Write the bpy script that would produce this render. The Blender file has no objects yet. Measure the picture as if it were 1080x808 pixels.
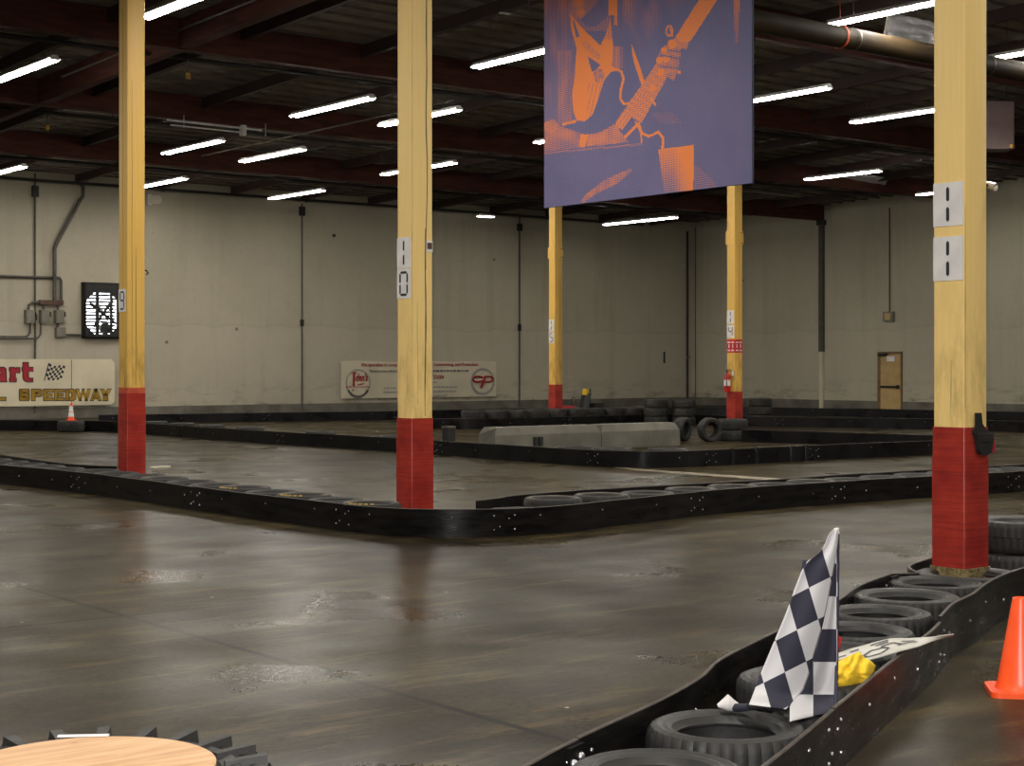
import bpy, math, random
from math import sin, cos, pi, sqrt, atan2, radians, floor
from mathutils import Vector, noise as mnoise

rnd = random.Random(7)
SC = bpy.context.scene
COL = SC.collection

# ------------------------------------------------------------------ survey
# World: X runs along the post bays (towards the right-hand wall), Y along the
# row of numbered posts (towards the back wall), Z up.  Metres.
F, Y0, CAMH = 1702.0, 385.5, 1.711
YAW = radians(38.28)
S_, C_ = sin(YAW), cos(YAW)
POST = 0.274
ROWX = (10.07, 29.83)
POSTY = {11: 7.37, 10: 14.47, 9: 21.57, 14: 28.67, 15: 35.77}
WALLY, WALLX = 50.0, 49.6


def _ray(px, py):
    r = (px - 540) / F
    return C_ * r + S_, C_ - S_ * r, (Y0 - py) / F


def at_h(px, py, h):
    a = _ray(px, py); z = (h - CAMH) / a[2]
    return Vector((a[0] * z, a[1] * z, h))


def at_y(px, py, y):
    a = _ray(px, py); z = y / a[1]
    return Vector((a[0] * z, y, CAMH + a[2] * z))


def at_x(px, py, x):
    a = _ray(px, py); z = x / a[0]
    return Vector((x, a[1] * z, CAMH + a[2] * z))


def at_z(px, py, z):
    a = _ray(px, py)
    return Vector((a[0] * z, a[1] * z, CAMH + a[2] * z))


def deck(y):
    return 8.48 - 0.0253 * (y - 28.7)


# ------------------------------------------------------------------ materials
def s2l(c):
    return tuple((v / 12.92 if v <= .04045 else ((v + .055) / 1.055) ** 2.4) for v in c)


def rgb(r, g, b):
    return s2l((r / 255, g / 255, b / 255)) + (1.0,)


def new_mat(name):
    m = bpy.data.materials.new(name); m.use_nodes = True
    nt = m.node_tree
    return m, nt, nt.nodes['Principled BSDF']


def node(nt, typ, **kw):
    n = nt.nodes.new(typ)
    for k, v in kw.items():
        setattr(n, k, v)
    return n


def setin(n, **kw):
    for k, v in kw.items():
        n.inputs[k.replace('_', ' ')].default_value = v


def mat(name, c1, c2=None, scale=4, rough=.6, rough2=None, metal=0, bump=0, bscale=None, stretch=None,
        detail=4, lo=.35, hi=.65, spec=.5):
    """noise-varied principled material"""
    m, nt, b = new_mat(name)
    b.inputs['Roughness'].default_value = rough
    b.inputs['Metallic'].default_value = metal
    b.inputs['Specular IOR Level'].default_value = spec
    b.inputs['Base Color'].default_value = c1
    if c2 is None and not bump:
        return m
    tc = node(nt, 'ShaderNodeTexCoord')
    mp = node(nt, 'ShaderNodeMapping')
    if stretch: mp.inputs['Scale'].default_value = stretch
    nt.links.new(tc.outputs['Object'], mp.inputs['Vector'])
    nz = node(nt, 'ShaderNodeTexNoise'); nz.inputs['Scale'].default_value = scale; nz.inputs['Detail'].default_value = detail
    nt.links.new(mp.outputs[0], nz.inputs['Vector'])
    if c2 is not None:
        cr = node(nt, 'ShaderNodeValToRGB')
        cr.color_ramp.elements[0].position = lo; cr.color_ramp.elements[0].color = c1
        cr.color_ramp.elements[1].position = hi; cr.color_ramp.elements[1].color = c2
        nt.links.new(nz.outputs['Fac'], cr.inputs['Fac'])
        nt.links.new(cr.outputs[0], b.inputs['Base Color'])
    if rough2 is not None:
        mr = node(nt, 'ShaderNodeMapRange'); setin(mr, From_Min=.3, From_Max=.7, To_Min=rough, To_Max=rough2)
        nt.links.new(nz.outputs['Fac'], mr.inputs['Value']); nt.links.new(mr.outputs[0], b.inputs['Roughness'])
    if bump:
        n2 = node(nt, 'ShaderNodeTexNoise'); n2.inputs['Scale'].default_value = bscale or scale * 4; n2.inputs['Detail'].default_value = 4
        nt.links.new(mp.outputs[0], n2.inputs['Vector'])
        bp = node(nt, 'ShaderNodeBump'); bp.inputs['Strength'].default_value = bump; bp.inputs['Distance'].default_value = .02
        nt.links.new(n2.outputs['Fac'], bp.inputs['Height']); nt.links.new(bp.outputs[0], b.inputs['Normal'])
    return m


def emit(name, col, strength):
    m, nt, b = new_mat(name)
    b.inputs['Base Color'].default_value = (0.8, 0.8, 0.8, 1)
    b.inputs['Emission Color'].default_value = col
    b.inputs['Emission Strength'].default_value = strength
    return m


def mix_rgb(nt, fac, a, b, mode='MIX'):
    n = node(nt, 'ShaderNodeMix', data_type='RGBA', blend_type=mode)
    for sock, v in ((n.inputs[0], fac), (n.inputs[6], a), (n.inputs[7], b)):
        if hasattr(v, 'links'): nt.links.new(v, sock)
        else: sock.default_value = v
    return n.outputs[2]


def math_n(nt, op, a, b=None, c=None):
    n = node(nt, 'ShaderNodeMath', operation=op)
    for i, v in enumerate((a, b, c)):
        if v is None: continue
        if hasattr(v, 'links'): nt.links.new(v, n.inputs[i])
        else: n.inputs[i].default_value = v
    return n.outputs[0]


def noise_n(nt, vec, scale, detail=4, rough=.5):
    n = node(nt, 'ShaderNodeTexNoise'); setin(n, Scale=scale, Detail=detail, Roughness=rough)
    nt.links.new(vec, n.inputs['Vector']); return n.outputs['Fac']


def ramp(nt, fac, lo, hi, a=0., b=1.):
    n = node(nt, 'ShaderNodeMapRange'); setin(n, From_Min=lo, From_Max=hi, To_Min=a, To_Max=b)
    nt.links.new(fac, n.inputs['Value']); return n.outputs[0]


def mapped(nt, coord, scale=(1, 1, 1)):
    tc = node(nt, 'ShaderNodeTexCoord'); mp = node(nt, 'ShaderNodeMapping'); mp.inputs['Scale'].default_value = scale
    nt.links.new(tc.outputs[coord], mp.inputs['Vector']); return mp.outputs[0]


def floor_mat():
    m, nt, b = new_mat('sealed_concrete_floor')
    v = mapped(nt, 'Object'); sep = node(nt, 'ShaderNodeSeparateXYZ'); nt.links.new(v, sep.inputs[0])
    big = noise_n(nt, v, .28, 5, .55); mid = noise_n(nt, mapped(nt, 'Object', (1.6, .7, 1)), 1.1, 6, .6)
    fine = noise_n(nt, v, 22, 4, .7)
    col = mix_rgb(nt, ramp(nt, big, .35, .65), FLOOR_A, FLOOR_B)
    col = mix_rgb(nt, ramp(nt, mid, .42, .72, 0, .75), col, FLOOR_C)
    col = mix_rgb(nt, ramp(nt, fine, .35, .7, 0, .45), col, FLOOR_D)
    # light dusty scuffs
    sc = noise_n(nt, mapped(nt, 'Object', (.5, 2.2, 1)), 1.7, 8, .72)
    col = mix_rgb(nt, ramp(nt, sc, .52, .70, 0, .75), col, rgb(96, 83, 52))
    grit = noise_n(nt, v, 140, 3, .8)
    gm = math_n(nt, 'MULTIPLY', ramp(nt, grit, .54, .66, 0, .6), ramp(nt, noise_n(nt, mapped(nt, 'Object', (.8, 1.5, 1)), 1.3, 5, .6), .5, .62))
    col = mix_rgb(nt, gm, col, rgb(138, 122, 84))
    # chips
    ch = node(nt, 'ShaderNodeTexVoronoi', feature='F1'); ch.inputs['Scale'].default_value = 1.6
    nt.links.new(v, ch.inputs['Vector'])
    col = mix_rgb(nt, ramp(nt, ch.outputs['Distance'], .01, .026, .9, 0), col, rgb(190, 184, 168))
    # saw joints and wandering cracks
    def joint(axis, off, pitch, w):
        a = math_n(nt, 'SUBTRACT', sep.outputs[axis], off)
        a = math_n(nt, 'PINGPONG', a, pitch / 2)
        return ramp(nt, a, w * .5, w, 1, 0)
    wob = noise_n(nt, v, .8, 6, .7)
    vv = node(nt, 'ShaderNodeVectorMath', operation='ADD'); nt.links.new(v, vv.inputs[0])
    cmb = node(nt, 'ShaderNodeCombineXYZ'); wb = math_n(nt, 'MULTIPLY', wob, 2.4)
    nt.links.new(wb, cmb.inputs[0]); nt.links.new(wb, cmb.inputs[1]); nt.links.new(cmb.outputs[0], vv.inputs[1])
    vo = node(nt, 'ShaderNodeTexVoronoi', feature='DISTANCE_TO_EDGE'); vo.inputs['Scale'].default_value = .17
    nt.links.new(vv.outputs[0], vo.inputs['Vector'])
    crack = math_n(nt, 'MULTIPLY', ramp(nt, vo.outputs['Distance'], .0, .0035, 1, 0), ramp(nt, noise_n(nt, v, .35, 2), .42, .52))
    j = math_n(nt, 'MAXIMUM', joint(0, 4.75, 4.5, .034), joint(1, 10.3, 6.2, .034))
    j = math_n(nt, 'MULTIPLY', j, ramp(nt, noise_n(nt, v, .9, 3), .3, .55, .45, 1))
    dark = math_n(nt, 'MAXIMUM', j, crack)
    col = mix_rgb(nt, math_n(nt, 'MULTIPLY', dark, .95), col, rgb(9, 8, 7))
    nt.links.new(col, b.inputs['Base Color'])
    rg = noise_n(nt, mapped(nt, 'Object', (1, 1, 1)), .7, 2, .5)
    r = ramp(nt, rg, .3, .7, .22, .44)
    r = math_n(nt, 'ADD', r, ramp(nt, fine, .3, .7, -.01, .03))
    nt.links.new(r, b.inputs['Roughness'])
    b.inputs['Specular IOR Level'].default_value = .45; b.inputs['IOR'].default_value = 1.1
    bp = node(nt, 'ShaderNodeBump'); bp.inputs['Strength'].default_value = .15; bp.inputs['Distance'].default_value = .003
    hgt = math_n(nt, 'ADD', math_n(nt, 'MULTIPLY', noise_n(nt, v, 30, 4, .7), .7), math_n(nt, 'MULTIPLY', noise_n(nt, v, 2.2, 3), .8))
    nt.links.new(hgt, bp.inputs['Height']); nt.links.new(bp.outputs[0], b.inputs['Normal'])
    return m


def wall_mat(name, along):
    m, nt, b = new_mat(name)
    v = mapped(nt, 'Object'); sep = node(nt, 'ShaderNodeSeparateXYZ'); nt.links.new(v, sep.inputs[0])
    st = (1.0, 1.0, .22)
    big = noise_n(nt, v, .22, 4, .6); streak = noise_n(nt, mapped(nt, 'Object', (1.6, 1.6, .12)), .9, 6, .65)
    fine = noise_n(nt, v, 5, 6, .7)
    col = mix_rgb(nt, ramp(nt, big, .35, .65), WALL_A, WALL_B)
    col = mix_rgb(nt, ramp(nt, streak, .5, .75, 0, .45), col, WALL_C)
    col = mix_rgb(nt, ramp(nt, fine, .5, .75, 0, .25), col, WALL_C)
    # horizontal lift line where the panels were painted in two passes
    zz = math_n(nt, 'ADD', sep.outputs[2], ramp(nt, noise_n(nt, v, .6, 3), .3, .7, -.12, .12))
    low = ramp(nt, zz, 3.02, 3.1, 1, 0)
    col = mix_rgb(nt, math_n(nt, 'MULTIPLY', low, .22), col, WALL_D)
    ln = math_n(nt, 'MULTIPLY', ramp(nt, math_n(nt, 'ABSOLUTE', math_n(nt, 'SUBTRACT', zz, 3.1)), .0, .06, .35, 0), .55)
    col = mix_rgb(nt, ln, col, WALL_C)
    # scuffs near the floor
    sc = math_n(nt, 'MULTIPLY', ramp(nt, noise_n(nt, mapped(nt, 'Object', (.5, .5, 1.6)), 1.6, 8, .75), .5, .66), ramp(nt, sep.outputs[2], .3, 1.3, .75, 0))
    col = mix_rgb(nt, sc, col, rgb(70, 66, 58))
    sp = node(nt, 'ShaderNodeTexVoronoi', feature='F1'); sp.inputs['Scale'].default_value = .55
    nt.links.new(v, sp.inputs['Vector'])
    col = mix_rgb(nt, ramp(nt, sp.outputs['Distance'], .02, .045, .75, 0), col, rgb(60, 54, 46))
    nt.links.new(col, b.inputs['Base Color'])
    b.inputs['Roughness'].default_value = .75
    bp = node(nt, 'ShaderNodeBump'); bp.inputs['Strength'].default_value = .15; bp.inputs['Distance'].default_value = .01
    nt.links.new(fine, bp.inputs['Height']); nt.links.new(bp.outputs[0], b.inputs['Normal'])
    return m


def yellow_mat(name, a, bcol, dirt):
    m, nt, b = new_mat(name)
    v = mapped(nt, 'Object'); sep = node(nt, 'ShaderNodeSeparateXYZ'); nt.links.new(v, sep.inputs[0])
    gr = noise_n(nt, mapped(nt, 'Object', (14, 14, .5)), 2, 5, .6)
    col = mix_rgb(nt, ramp(nt, gr, .2, .9), a, bcol)
    d = noise_n(nt, mapped(nt, 'Object', (6, 6, 1.6)), 1.2, 7, .7)
    lowd = math_n(nt, 'MULTIPLY', ramp(nt, d, .46, .66), ramp(nt, sep.outputs[2], 1.1, 2.5, dirt, 0.03))
    col = mix_rgb(nt, lowd, col, rgb(92, 70, 30))
    nt.links.new(col, b.inputs['Base Color'])
    b.inputs['Roughness'].default_value = .5
    bp = node(nt, 'ShaderNodeBump'); bp.inputs['Strength'].default_value = .08; bp.inputs['Distance'].default_value = .004
    nt.links.new(gr, bp.inputs['Height']); nt.links.new(bp.outputs[0], b.inputs['Normal'])
    return m


def wrap_mat():
    m, nt, b = new_mat('red_stretch_wrap')
    v = mapped(nt, 'Object')
    gr = noise_n(nt, mapped(nt, 'Object', (.6, .6, 24)), 3, 6, .7)
    big = noise_n(nt, v, 3.2, 4)
    col = mix_rgb(nt, ramp(nt, big, .35, .65), rgb(142, 42, 37), rgb(172, 58, 44))
    col = mix_rgb(nt, ramp(nt, gr, .45, .7, 0, .55), col, rgb(96, 34, 34))
    nt.links.new(col, b.inputs['Base Color'])
    b.inputs['Roughness'].default_value = .22
    bp = node(nt, 'ShaderNodeBump'); bp.inputs['Strength'].default_value = .25; bp.inputs['Distance'].default_value = .004
    nt.links.new(gr, bp.inputs['Height']); nt.links.new(bp.outputs[0], b.inputs['Normal'])
    return m


def ply_mat():
    m, nt, b = new_mat('plywood_face')
    v = mapped(nt, 'Object', (.35, 3.2, 1))
    n1 = noise_n(nt, v, 6, 8, .68); n2 = noise_n(nt, mapped(nt, 'Object', (1, 9, 1)), 5, 6, .7)
    col = mix_rgb(nt, ramp(nt, n1, .35, .68), rgb(206, 168, 126), rgb(174, 128, 84))
    col = mix_rgb(nt, ramp(nt, n2, .55, .72, 0, .5), col, rgb(150, 104, 68))
    kn = node(nt, 'ShaderNodeTexVoronoi'); kn.inputs['Scale'].default_value = 4; nt.links.new(mapped(nt, 'Object', (1, 1.8, 1)), kn.inputs['Vector'])
    col = mix_rgb(nt, ramp(nt, kn.outputs['Distance'], .03, .07, .8, 0), col, rgb(140, 70, 40))
    nt.links.new(col, b.inputs['Base Color']); b.inputs['Roughness'].default_value = .6
    return m


def checker_mat():
    m, nt, b = new_mat('checkered_cloth')
    uv = node(nt, 'ShaderNodeUVMap'); uv.uv_map = 'weave'
    ck = node(nt, 'ShaderNodeTexChecker'); ck.inputs['Scale'].default_value = 1.0
    ck.inputs['Color1'].default_value = rgb(38, 37, 52); ck.inputs['Color2'].default_value = rgb(188, 186, 188)
    nt.links.new(uv.outputs[0], ck.inputs['Vector'])
    nt.links.new(ck.outputs[0], b.inputs['Base Color']); b.inputs['Roughness'].default_value = .85
    return m


def poster_mat():
    """two-ink halftone print: the ink amount per place is stored in the mesh, the dots come from the screen pattern"""
    m, nt, b = new_mat('halftone_print')
    at = node(nt, 'ShaderNodeAttribute'); at.attribute_name = 'ink'
    uv = node(nt, 'ShaderNodeUVMap'); uv.uv_map = 'print'
    sep = node(nt, 'ShaderNodeSeparateXYZ'); nt.links.new(uv.outputs[0], sep.inputs[0])
    k = 2 * pi / .042
    a = math_n(nt, 'SINE', math_n(nt, 'MULTIPLY', math_n(nt, 'ADD', sep.outputs[0], sep.outputs[1]), k * .7071))
    c = math_n(nt, 'SINE', math_n(nt, 'MULTIPLY', math_n(nt, 'SUBTRACT', sep.outputs[0], sep.outputs[1]), k * .7071))
    scr = math_n(nt, 'MULTIPLY_ADD', math_n(nt, 'MULTIPLY', a, c), .5, .5)
    thr = math_n(nt, 'SUBTRACT', at.outputs['Fac'], scr)
    f = ramp(nt, thr, -.12, .12)
    v = mapped(nt, 'Object')
    blu = mix_rgb(nt, ramp(nt, noise_n(nt, v, 1.2, 4), .35, .65), rgb(78, 83, 124), rgb(88, 90, 129))
    col = mix_rgb(nt, f, blu, rgb(220, 122, 56))
    nt.links.new(col, b.inputs['Base Color']); b.inputs['Roughness'].default_value = .7
    return m


FLOOR_A, FLOOR_B = rgb(36, 31, 21), rgb(58, 51, 35)
FLOOR_C, FLOOR_D = rgb(28, 24, 17), rgb(27, 23, 16)
WALL_A, WALL_B = rgb(168, 161, 141), rgb(180, 173, 153)
WALL_C, WALL_D = rgb(142, 135, 112), rgb(186, 178, 160)

M = {}
M['floor'] = floor_mat()
M['wall_y'] = wall_mat('painted_tilt_up_concrete_back', 0)
M['wall_x'] = wall_mat('painted_tilt_up_concrete_side', 1)
M['base'] = mat('bare_concrete_base', rgb(112, 108, 98), rgb(84, 80, 70), 1.5, .8)
M['deck'] = mat('dark_roof_deck', rgb(150, 144, 132), rgb(116, 110, 100), 1.2, .8)
M['rib'] = mat('dark_rafter', rgb(110, 98, 86), rgb(84, 74, 64), 2, .8)
M['girder'] = mat('red_stained_glulam', rgb(90, 52, 42), rgb(70, 41, 34), 1.5, .85, stretch=(1, 1, 7), spec=.2)
M['purlin'] = mat('brown_purlin', rgb(56, 36, 31), rgb(42, 28, 25), 2, .7)
M['yellow'] = yellow_mat('yellow_paint_warm', rgb(216, 174, 84), rgb(205, 160, 70), .85)
M['yellow2'] = yellow_mat('yellow_paint_pale', rgb(238, 206, 134), rgb(231, 195, 116), .5)
M['crack'] = mat('dark_crack', rgb(48, 34, 14))
M['wrap'] = wrap_mat()
M['orangeedge'] = mat('orange_paint', rgb(186, 78, 46), rgb(160, 62, 38), 8, .5)
M['foam'] = mat('fibre_collar', rgb(140, 124, 80), rgb(84, 72, 46), 40, .95, bump=.8, bscale=60)
M['hdpe'] = mat('black_plastic_panel', rgb(13, 12, 13), rgb(23, 20, 18), 3, .24, .42, bump=.12, bscale=9, stretch=(1, 1, 5))
M['hdpe_far'] = mat('black_plastic_panel_dusty', rgb(14, 13, 15), rgb(21, 19, 19), 2, .2, .42)
M['hdpe_gloss'] = mat('glossy_black_plastic', rgb(18, 18, 20), rgb(26, 26, 28), 3, .22)
M['hdpe_edge'] = mat('worn_plastic_edge', rgb(64, 52, 40), rgb(36, 30, 26), 9, .6)
M['rubber'] = mat('black_rubber', rgb(22, 21, 21), rgb(31, 29, 27), 7, .5, .72, bump=.1, bscale=40)
M['rubber_dusty'] = mat('dusty_rubber', rgb(26, 24, 22), rgb(60, 55, 47), 3.5, .75, lo=.5, hi=.78)
M['lettering_y'] = mat('yellow_tyre_lettering', rgb(196, 160, 58))
M['pale_ring'] = mat('whitewall_dust', rgb(92, 84, 68), rgb(56, 51, 42), 9, .8)
M['steel'] = mat('zinc_bolt', rgb(190, 190, 194), None, rough=.28, metal=.9)
M['gal'] = mat('galvanised_steel', rgb(128, 122, 112), rgb(102, 96, 88), 5, .4, metal=.6)
M['conduit'] = mat('grey_conduit', rgb(84, 80, 72), rgb(66, 62, 56), 5, .5)
M['blackpipe'] = mat('black_iron_pipe', rgb(28, 25, 24), rgb(38, 33, 30), 5, .5)
M['greybox'] = mat('grey_enamel', rgb(122, 120, 106), rgb(106, 104, 92), 4, .5)
M['rust'] = mat('rusty_brown', rgb(88, 58, 42), rgb(70, 50, 40), 8, .7)
M['black'] = mat('matt_black', rgb(22, 21, 21), rgb(32, 30, 29), 6, .6)
M['clothwhite'] = mat('white_cloth', rgb(196, 194, 186), rgb(184, 182, 172), 8, .85)
M['white'] = mat('white_paper', rgb(222, 218, 216), rgb(208, 204, 202), 6, .7)
M['whitepaint'] = mat('white_enamel', rgb(226, 224, 216))
M['ink'] = mat('black_ink', rgb(26, 26, 36))
M['redink'] = mat('red_print', rgb(168, 28, 44), rgb(150, 24, 40), 5)
M['greyink'] = mat('grey_print', rgb(96, 92, 92))
M['redfaint'] = mat('faded_red_print', rgb(176, 104, 92))
M['paleink'] = mat('pale_grey_print', rgb(140, 138, 136))
M['goldink'] = mat('gold_print', rgb(178, 140, 36), rgb(158, 120, 30), 5)
M['vinyl'] = mat('cream_vinyl', rgb(206, 198, 172), rgb(192, 184, 158), 1.2, .55)
M['vinyl2'] = mat('board_white', rgb(222, 212, 184), rgb(208, 198, 170), 1.0, .4)
M['doorc'] = mat('tan_door', rgb(190, 160, 108), rgb(174, 146, 96), 3, .5)
M['doorf'] = mat('brown_door_frame', rgb(122, 94, 58), rgb(104, 80, 50), 3, .6)
M['jersey'] = mat('grey_concrete_block', rgb(104, 101, 90), rgb(86, 83, 74), 2, .8)
M['orange'] = mat('orange_plastic', rgb(252, 92, 40), rgb(242, 80, 34), 6, .35)
M['red'] = mat('red_enamel', rgb(190, 30, 34), None, rough=.35)
M['yellowcloth'] = mat('yellow_cloth', rgb(232, 194, 44), rgb(222, 180, 36), 10, .85)
M['navy'] = mat('navy_cloth', rgb(42, 42, 60), rgb(34, 34, 48), 10, .8)
M['foil'] = mat('foil_facing', rgb(226, 225, 228), rgb(198, 196, 200), 5, .32, metal=.1, bump=1.0, bscale=3.2)
M['duct'] = mat('dull_sheet_metal_duct', rgb(64, 51, 31), rgb(46, 37, 23), 1.6, .7, spec=.25)
M['mauve'] = mat('mauve_grey_enamel', rgb(118, 98, 96), rgb(104, 88, 86), 2, .6)
M['orangestrap'] = mat('orange_strap', rgb(206, 84, 40))
M['checker'] = checker_mat()
M['ply'] = ply_mat()
M['poster'] = poster_mat()
M['tube'] = emit('fluorescent_tube', (1.0, .95, .86, 1), 46)
M['tube_dim'] = emit('dimmed_fluorescent_tube', (1.0, .92, .8, 1), 6)  # dimmer copy of the tube, so the nearby wall gets no hot spot
M['housing'] = mat('white_fixture_housing', rgb(225, 222, 220), rgb(214, 210, 206), 6, .5)
M['daylight'] = emit('daylight_through_fan', (.93, .95, 1.0, 1), 5.0)
M['lens'] = mat('pale_lamp_lens', rgb(214, 206, 186), None, rough=.25)
M['pale_strip'] = mat('pale_floor_strip', rgb(134, 122, 98), rgb(96, 87, 72), 2.5, .45)


for k_ in ('hdpe', 'hdpe_far'):
    M[k_].node_tree.nodes['Principled BSDF'].inputs['IOR'].default_value = 1.3


# ------------------------------------------------------------------ mesh builder
class MB:
    def __init__(s):
        s.v = []; s.f = []; s.mi = []; s.uv = None; s.cur = 0

    def add(s, vs, fs):
        o = len(s.v); s.v += [tuple(p) for p in vs]
        for f in fs:
            s.f.append(tuple(i + o for i in f)); s.mi.append(s.cur)

    def box(s, a, b):
        x0, y0, z0 = a; x1, y1, z1 = b
        s.add([(x0, y0, z0), (x1, y0, z0), (x1, y1, z0), (x0, y1, z0), (x0, y0, z1), (x1, y0, z1), (x1, y1, z1), (x0, y1, z1)],
              [(0, 3, 2, 1), (4, 5, 6, 7), (0, 1, 5, 4), (1, 2, 6, 5), (2, 3, 7, 6), (3, 0, 4, 7)])
        return s

    def rbox(s, cx, cy, w, d, z0, z1, r, seg=4):
        """box with rounded vertical edges"""
        pts = []
        for qx, qy, a0 in ((1, 1, 0), (-1, 1, pi / 2), (-1, -1, pi), (1, -1, 1.5 * pi)):
            for k in range(seg + 1):
                a = a0 + pi / 2 * k / seg
                pts.append((cx + qx * (w / 2 - r) + r * cos(a), cy + qy * (d / 2 - r) + r * sin(a)))
        s.prism(pts, z0, z1); return s

    def prism(s, pts, z0, z1):
        n = len(pts)
        s.add([(x, y, z0) for x, y in pts] + [(x, y, z1) for x, y in pts],
              [tuple(reversed(range(n))), tuple(range(n, 2 * n))] + [(i, (i + 1) % n, n + (i + 1) % n, n + i) for i in range(n)])
        return s

    def prism3(s, pts, off):
        """extrude a 3-D polygon by vector off"""
        n = len(pts); off = Vector(off)
        s.add([Vector(p) for p in pts] + [Vector(p) + off for p in pts],
              [tuple(reversed(range(n))), tuple(range(n, 2 * n))] + [(i, (i + 1) % n, n + (i + 1) % n, n + i) for i in range(n)])
        return s

    def tube(s, path, r, n=8, caps=True):
        path = [Vector(p) for p in path]; m = len(path)
        rs = r if isinstance(r, (list, tuple)) else [r] * m
        vs = []; up = None
        for i, p in enumerate(path):
            t = (path[min(i + 1, m - 1)] - path[max(i - 1, 0)]).normalized()
            if up is None:
                up = Vector((0, 0, 1)) if abs(t.z) < .9 else Vector((1, 0, 0))
            a = t.cross(up)
            if a.length < 1e-5: a = t.cross(Vector((0, 1, 0)))
            a.normalize(); b = a.cross(t).normalized(); up = b
            vs += [p + (a * cos(2 * pi * k / n) + b * sin(2 * pi * k / n)) * rs[i] for k in range(n)]
        fs = [(i * n + k, i * n + (k + 1) % n, (i + 1) * n + (k + 1) % n, (i + 1) * n + k) for i in range(m - 1) for k in range(n)]
        if caps:
            fs += [tuple(reversed(range(n))), tuple(range((m - 1) * n, m * n))]
        s.add(vs, fs); return s

    def lathe(s, prof, c=(0, 0, 0), n=32, closed=False, capb=False, capt=False, axis='z'):
        vs = []
        for r, z in prof:
            for k in range(n):
                a = 2 * pi * k / n
                p = (r * cos(a), r * sin(a), z)
                if axis == 'y': p = (p[0], p[2], p[1])
                elif axis == 'x': p = (p[2], p[0], p[1])
                vs.append((p[0] + c[0], p[1] + c[1], p[2] + c[2]))
        m = len(prof); fs = []
        for i in range(m if closed else m - 1):
            j = (i + 1) % m
            for k in range(n):
                fs.append((i * n + k, i * n + (k + 1) % n, j * n + (k + 1) % n, j * n + k))
        if capb: fs.append(tuple(reversed(range(n))))
        if capt: fs.append(tuple(range((m - 1) * n, m * n)))
        s.add(vs, fs); return s

    def grid(s, nu, nv, fn):
        vs = [fn(i / (nu - 1), j / (nv - 1)) for j in range(nv) for i in range(nu)]
        fs = [(j * nu + i, j * nu + i + 1, (j + 1) * nu + i + 1, (j + 1) * nu + i) for j in range(nv - 1) for i in range(nu - 1)]
        s.add(vs, fs); return s

    def mesh(s, name, mats, origin=(0, 0, 0), smooth=None):
        me = bpy.data.meshes.new(name)
        ox, oy, oz = origin
        me.from_pydata([(x - ox, y - oy, z - oz) for x, y, z in s.v], [], s.f)
        for m_ in (mats if isinstance(mats, (list, tuple)) else [mats]):
            me.materials.append(m_)
        for p, i in zip(me.polygons, s.mi): p.material_index = i
        me.update()
        if smooth:
            import bmesh
            bm = bmesh.new(); bm.from_mesh(me)
            bmesh.ops.recalc_face_normals(bm, faces=bm.faces)
            for f in bm.faces: f.smooth = True
            for e in bm.edges:
                if len(e.link_faces) == 2 and e.calc_face_angle(0) > radians(smooth): e.smooth = False
            bm.to_mesh(me); bm.free()
        else:
            import bmesh
            bm = bmesh.new(); bm.from_mesh(me); bmesh.ops.recalc_face_normals(bm, faces=bm.faces); bm.to_mesh(me); bm.free()
        return me


def link(name, me, loc=(0, 0, 0), parent=None, rot=None):
    o = bpy.data.objects.new(name, me); COL.objects.link(o); o.location = loc
    if rot: o.rotation_euler = rot
    if parent: o.parent = parent
    return o


def tag(o, label, cat, group=None):
    o['label'] = label; o['category'] = cat
    if group: o['group'] = group
    return o


def thing(name, label, cat, loc, group=None, rz=0):
    o = link(name, None, loc); o.empty_display_size = .2; o.rotation_euler = (0, 0, rz)
    return tag(o, label, cat, group)


def org(p):
    """world location of a top-level thing (rotation-free)"""
    return tuple(p.location)


def part(name, mb, m, parent, smooth=None, label=None):
    """mb holds world coordinates; the parent is an unrotated top-level thing or a part of one"""
    q = parent; o = Vector((0, 0, 0))
    while q is not None:
        o += Vector(q.location); q = q.parent
    ob = link(name, mb.mesh(name, m, tuple(o), smooth), parent=parent)
    if label: ob['label'] = label
    return ob


def solo(name, mb, m, label, cat, loc, group=None, smooth=None):
    o = link(name, mb.mesh(name, m, loc, smooth), loc)
    return tag(o, label, cat, group)


def struct(name, mb, m, smooth=None):
    o = link(name, mb.mesh(name, m, (0, 0, 0), smooth)); o['kind'] = 'structure'
    return o


def dup(o, loc, parent=None, rot=None):
    c = o.copy(); COL.objects.link(c); c.location = loc
    c.parent = parent
    if rot is not None: c.rotation_euler = rot
    return c


ORD = ['first', 'second', 'third', 'fourth', 'fifth', 'sixth', 'seventh', 'eighth', 'ninth', 'tenth', 'eleventh', 'twelfth',
       'thirteenth', 'fourteenth', 'fifteenth', 'sixteenth', 'seventeenth', 'eighteenth']

# ------------------------------------------------------------------ the building
mb = MB(); mb.box((-14, -8, -.2), (WALLX + .3, WALLY + .3, 0)); struct('floor', mb, M['floor'])
mb = MB(); mb.box((-14, WALLY, 0), (WALLX + .3, WALLY + .3, 9.2)); struct('wall_left', mb, M['wall_y'])
mb = MB(); mb.box((WALLX, -8, 0), (WALLX + .3, WALLY, 9.8)); struct('wall_right', mb, M['wall_x'])
mb = MB(); mb.box((-14, WALLY - .025, 0), (WALLX, WALLY, .34)); struct('baseboard_left', mb, M['base'])
mb = MB(); mb.box((WALLX - .025, -8, 0), (WALLX, 31.2, .34)); mb.box((WALLX - .025, 32.9, 0), (WALLX, WALLY - .03, .34)); struct('baseboard_right', mb, M['base'])

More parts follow.
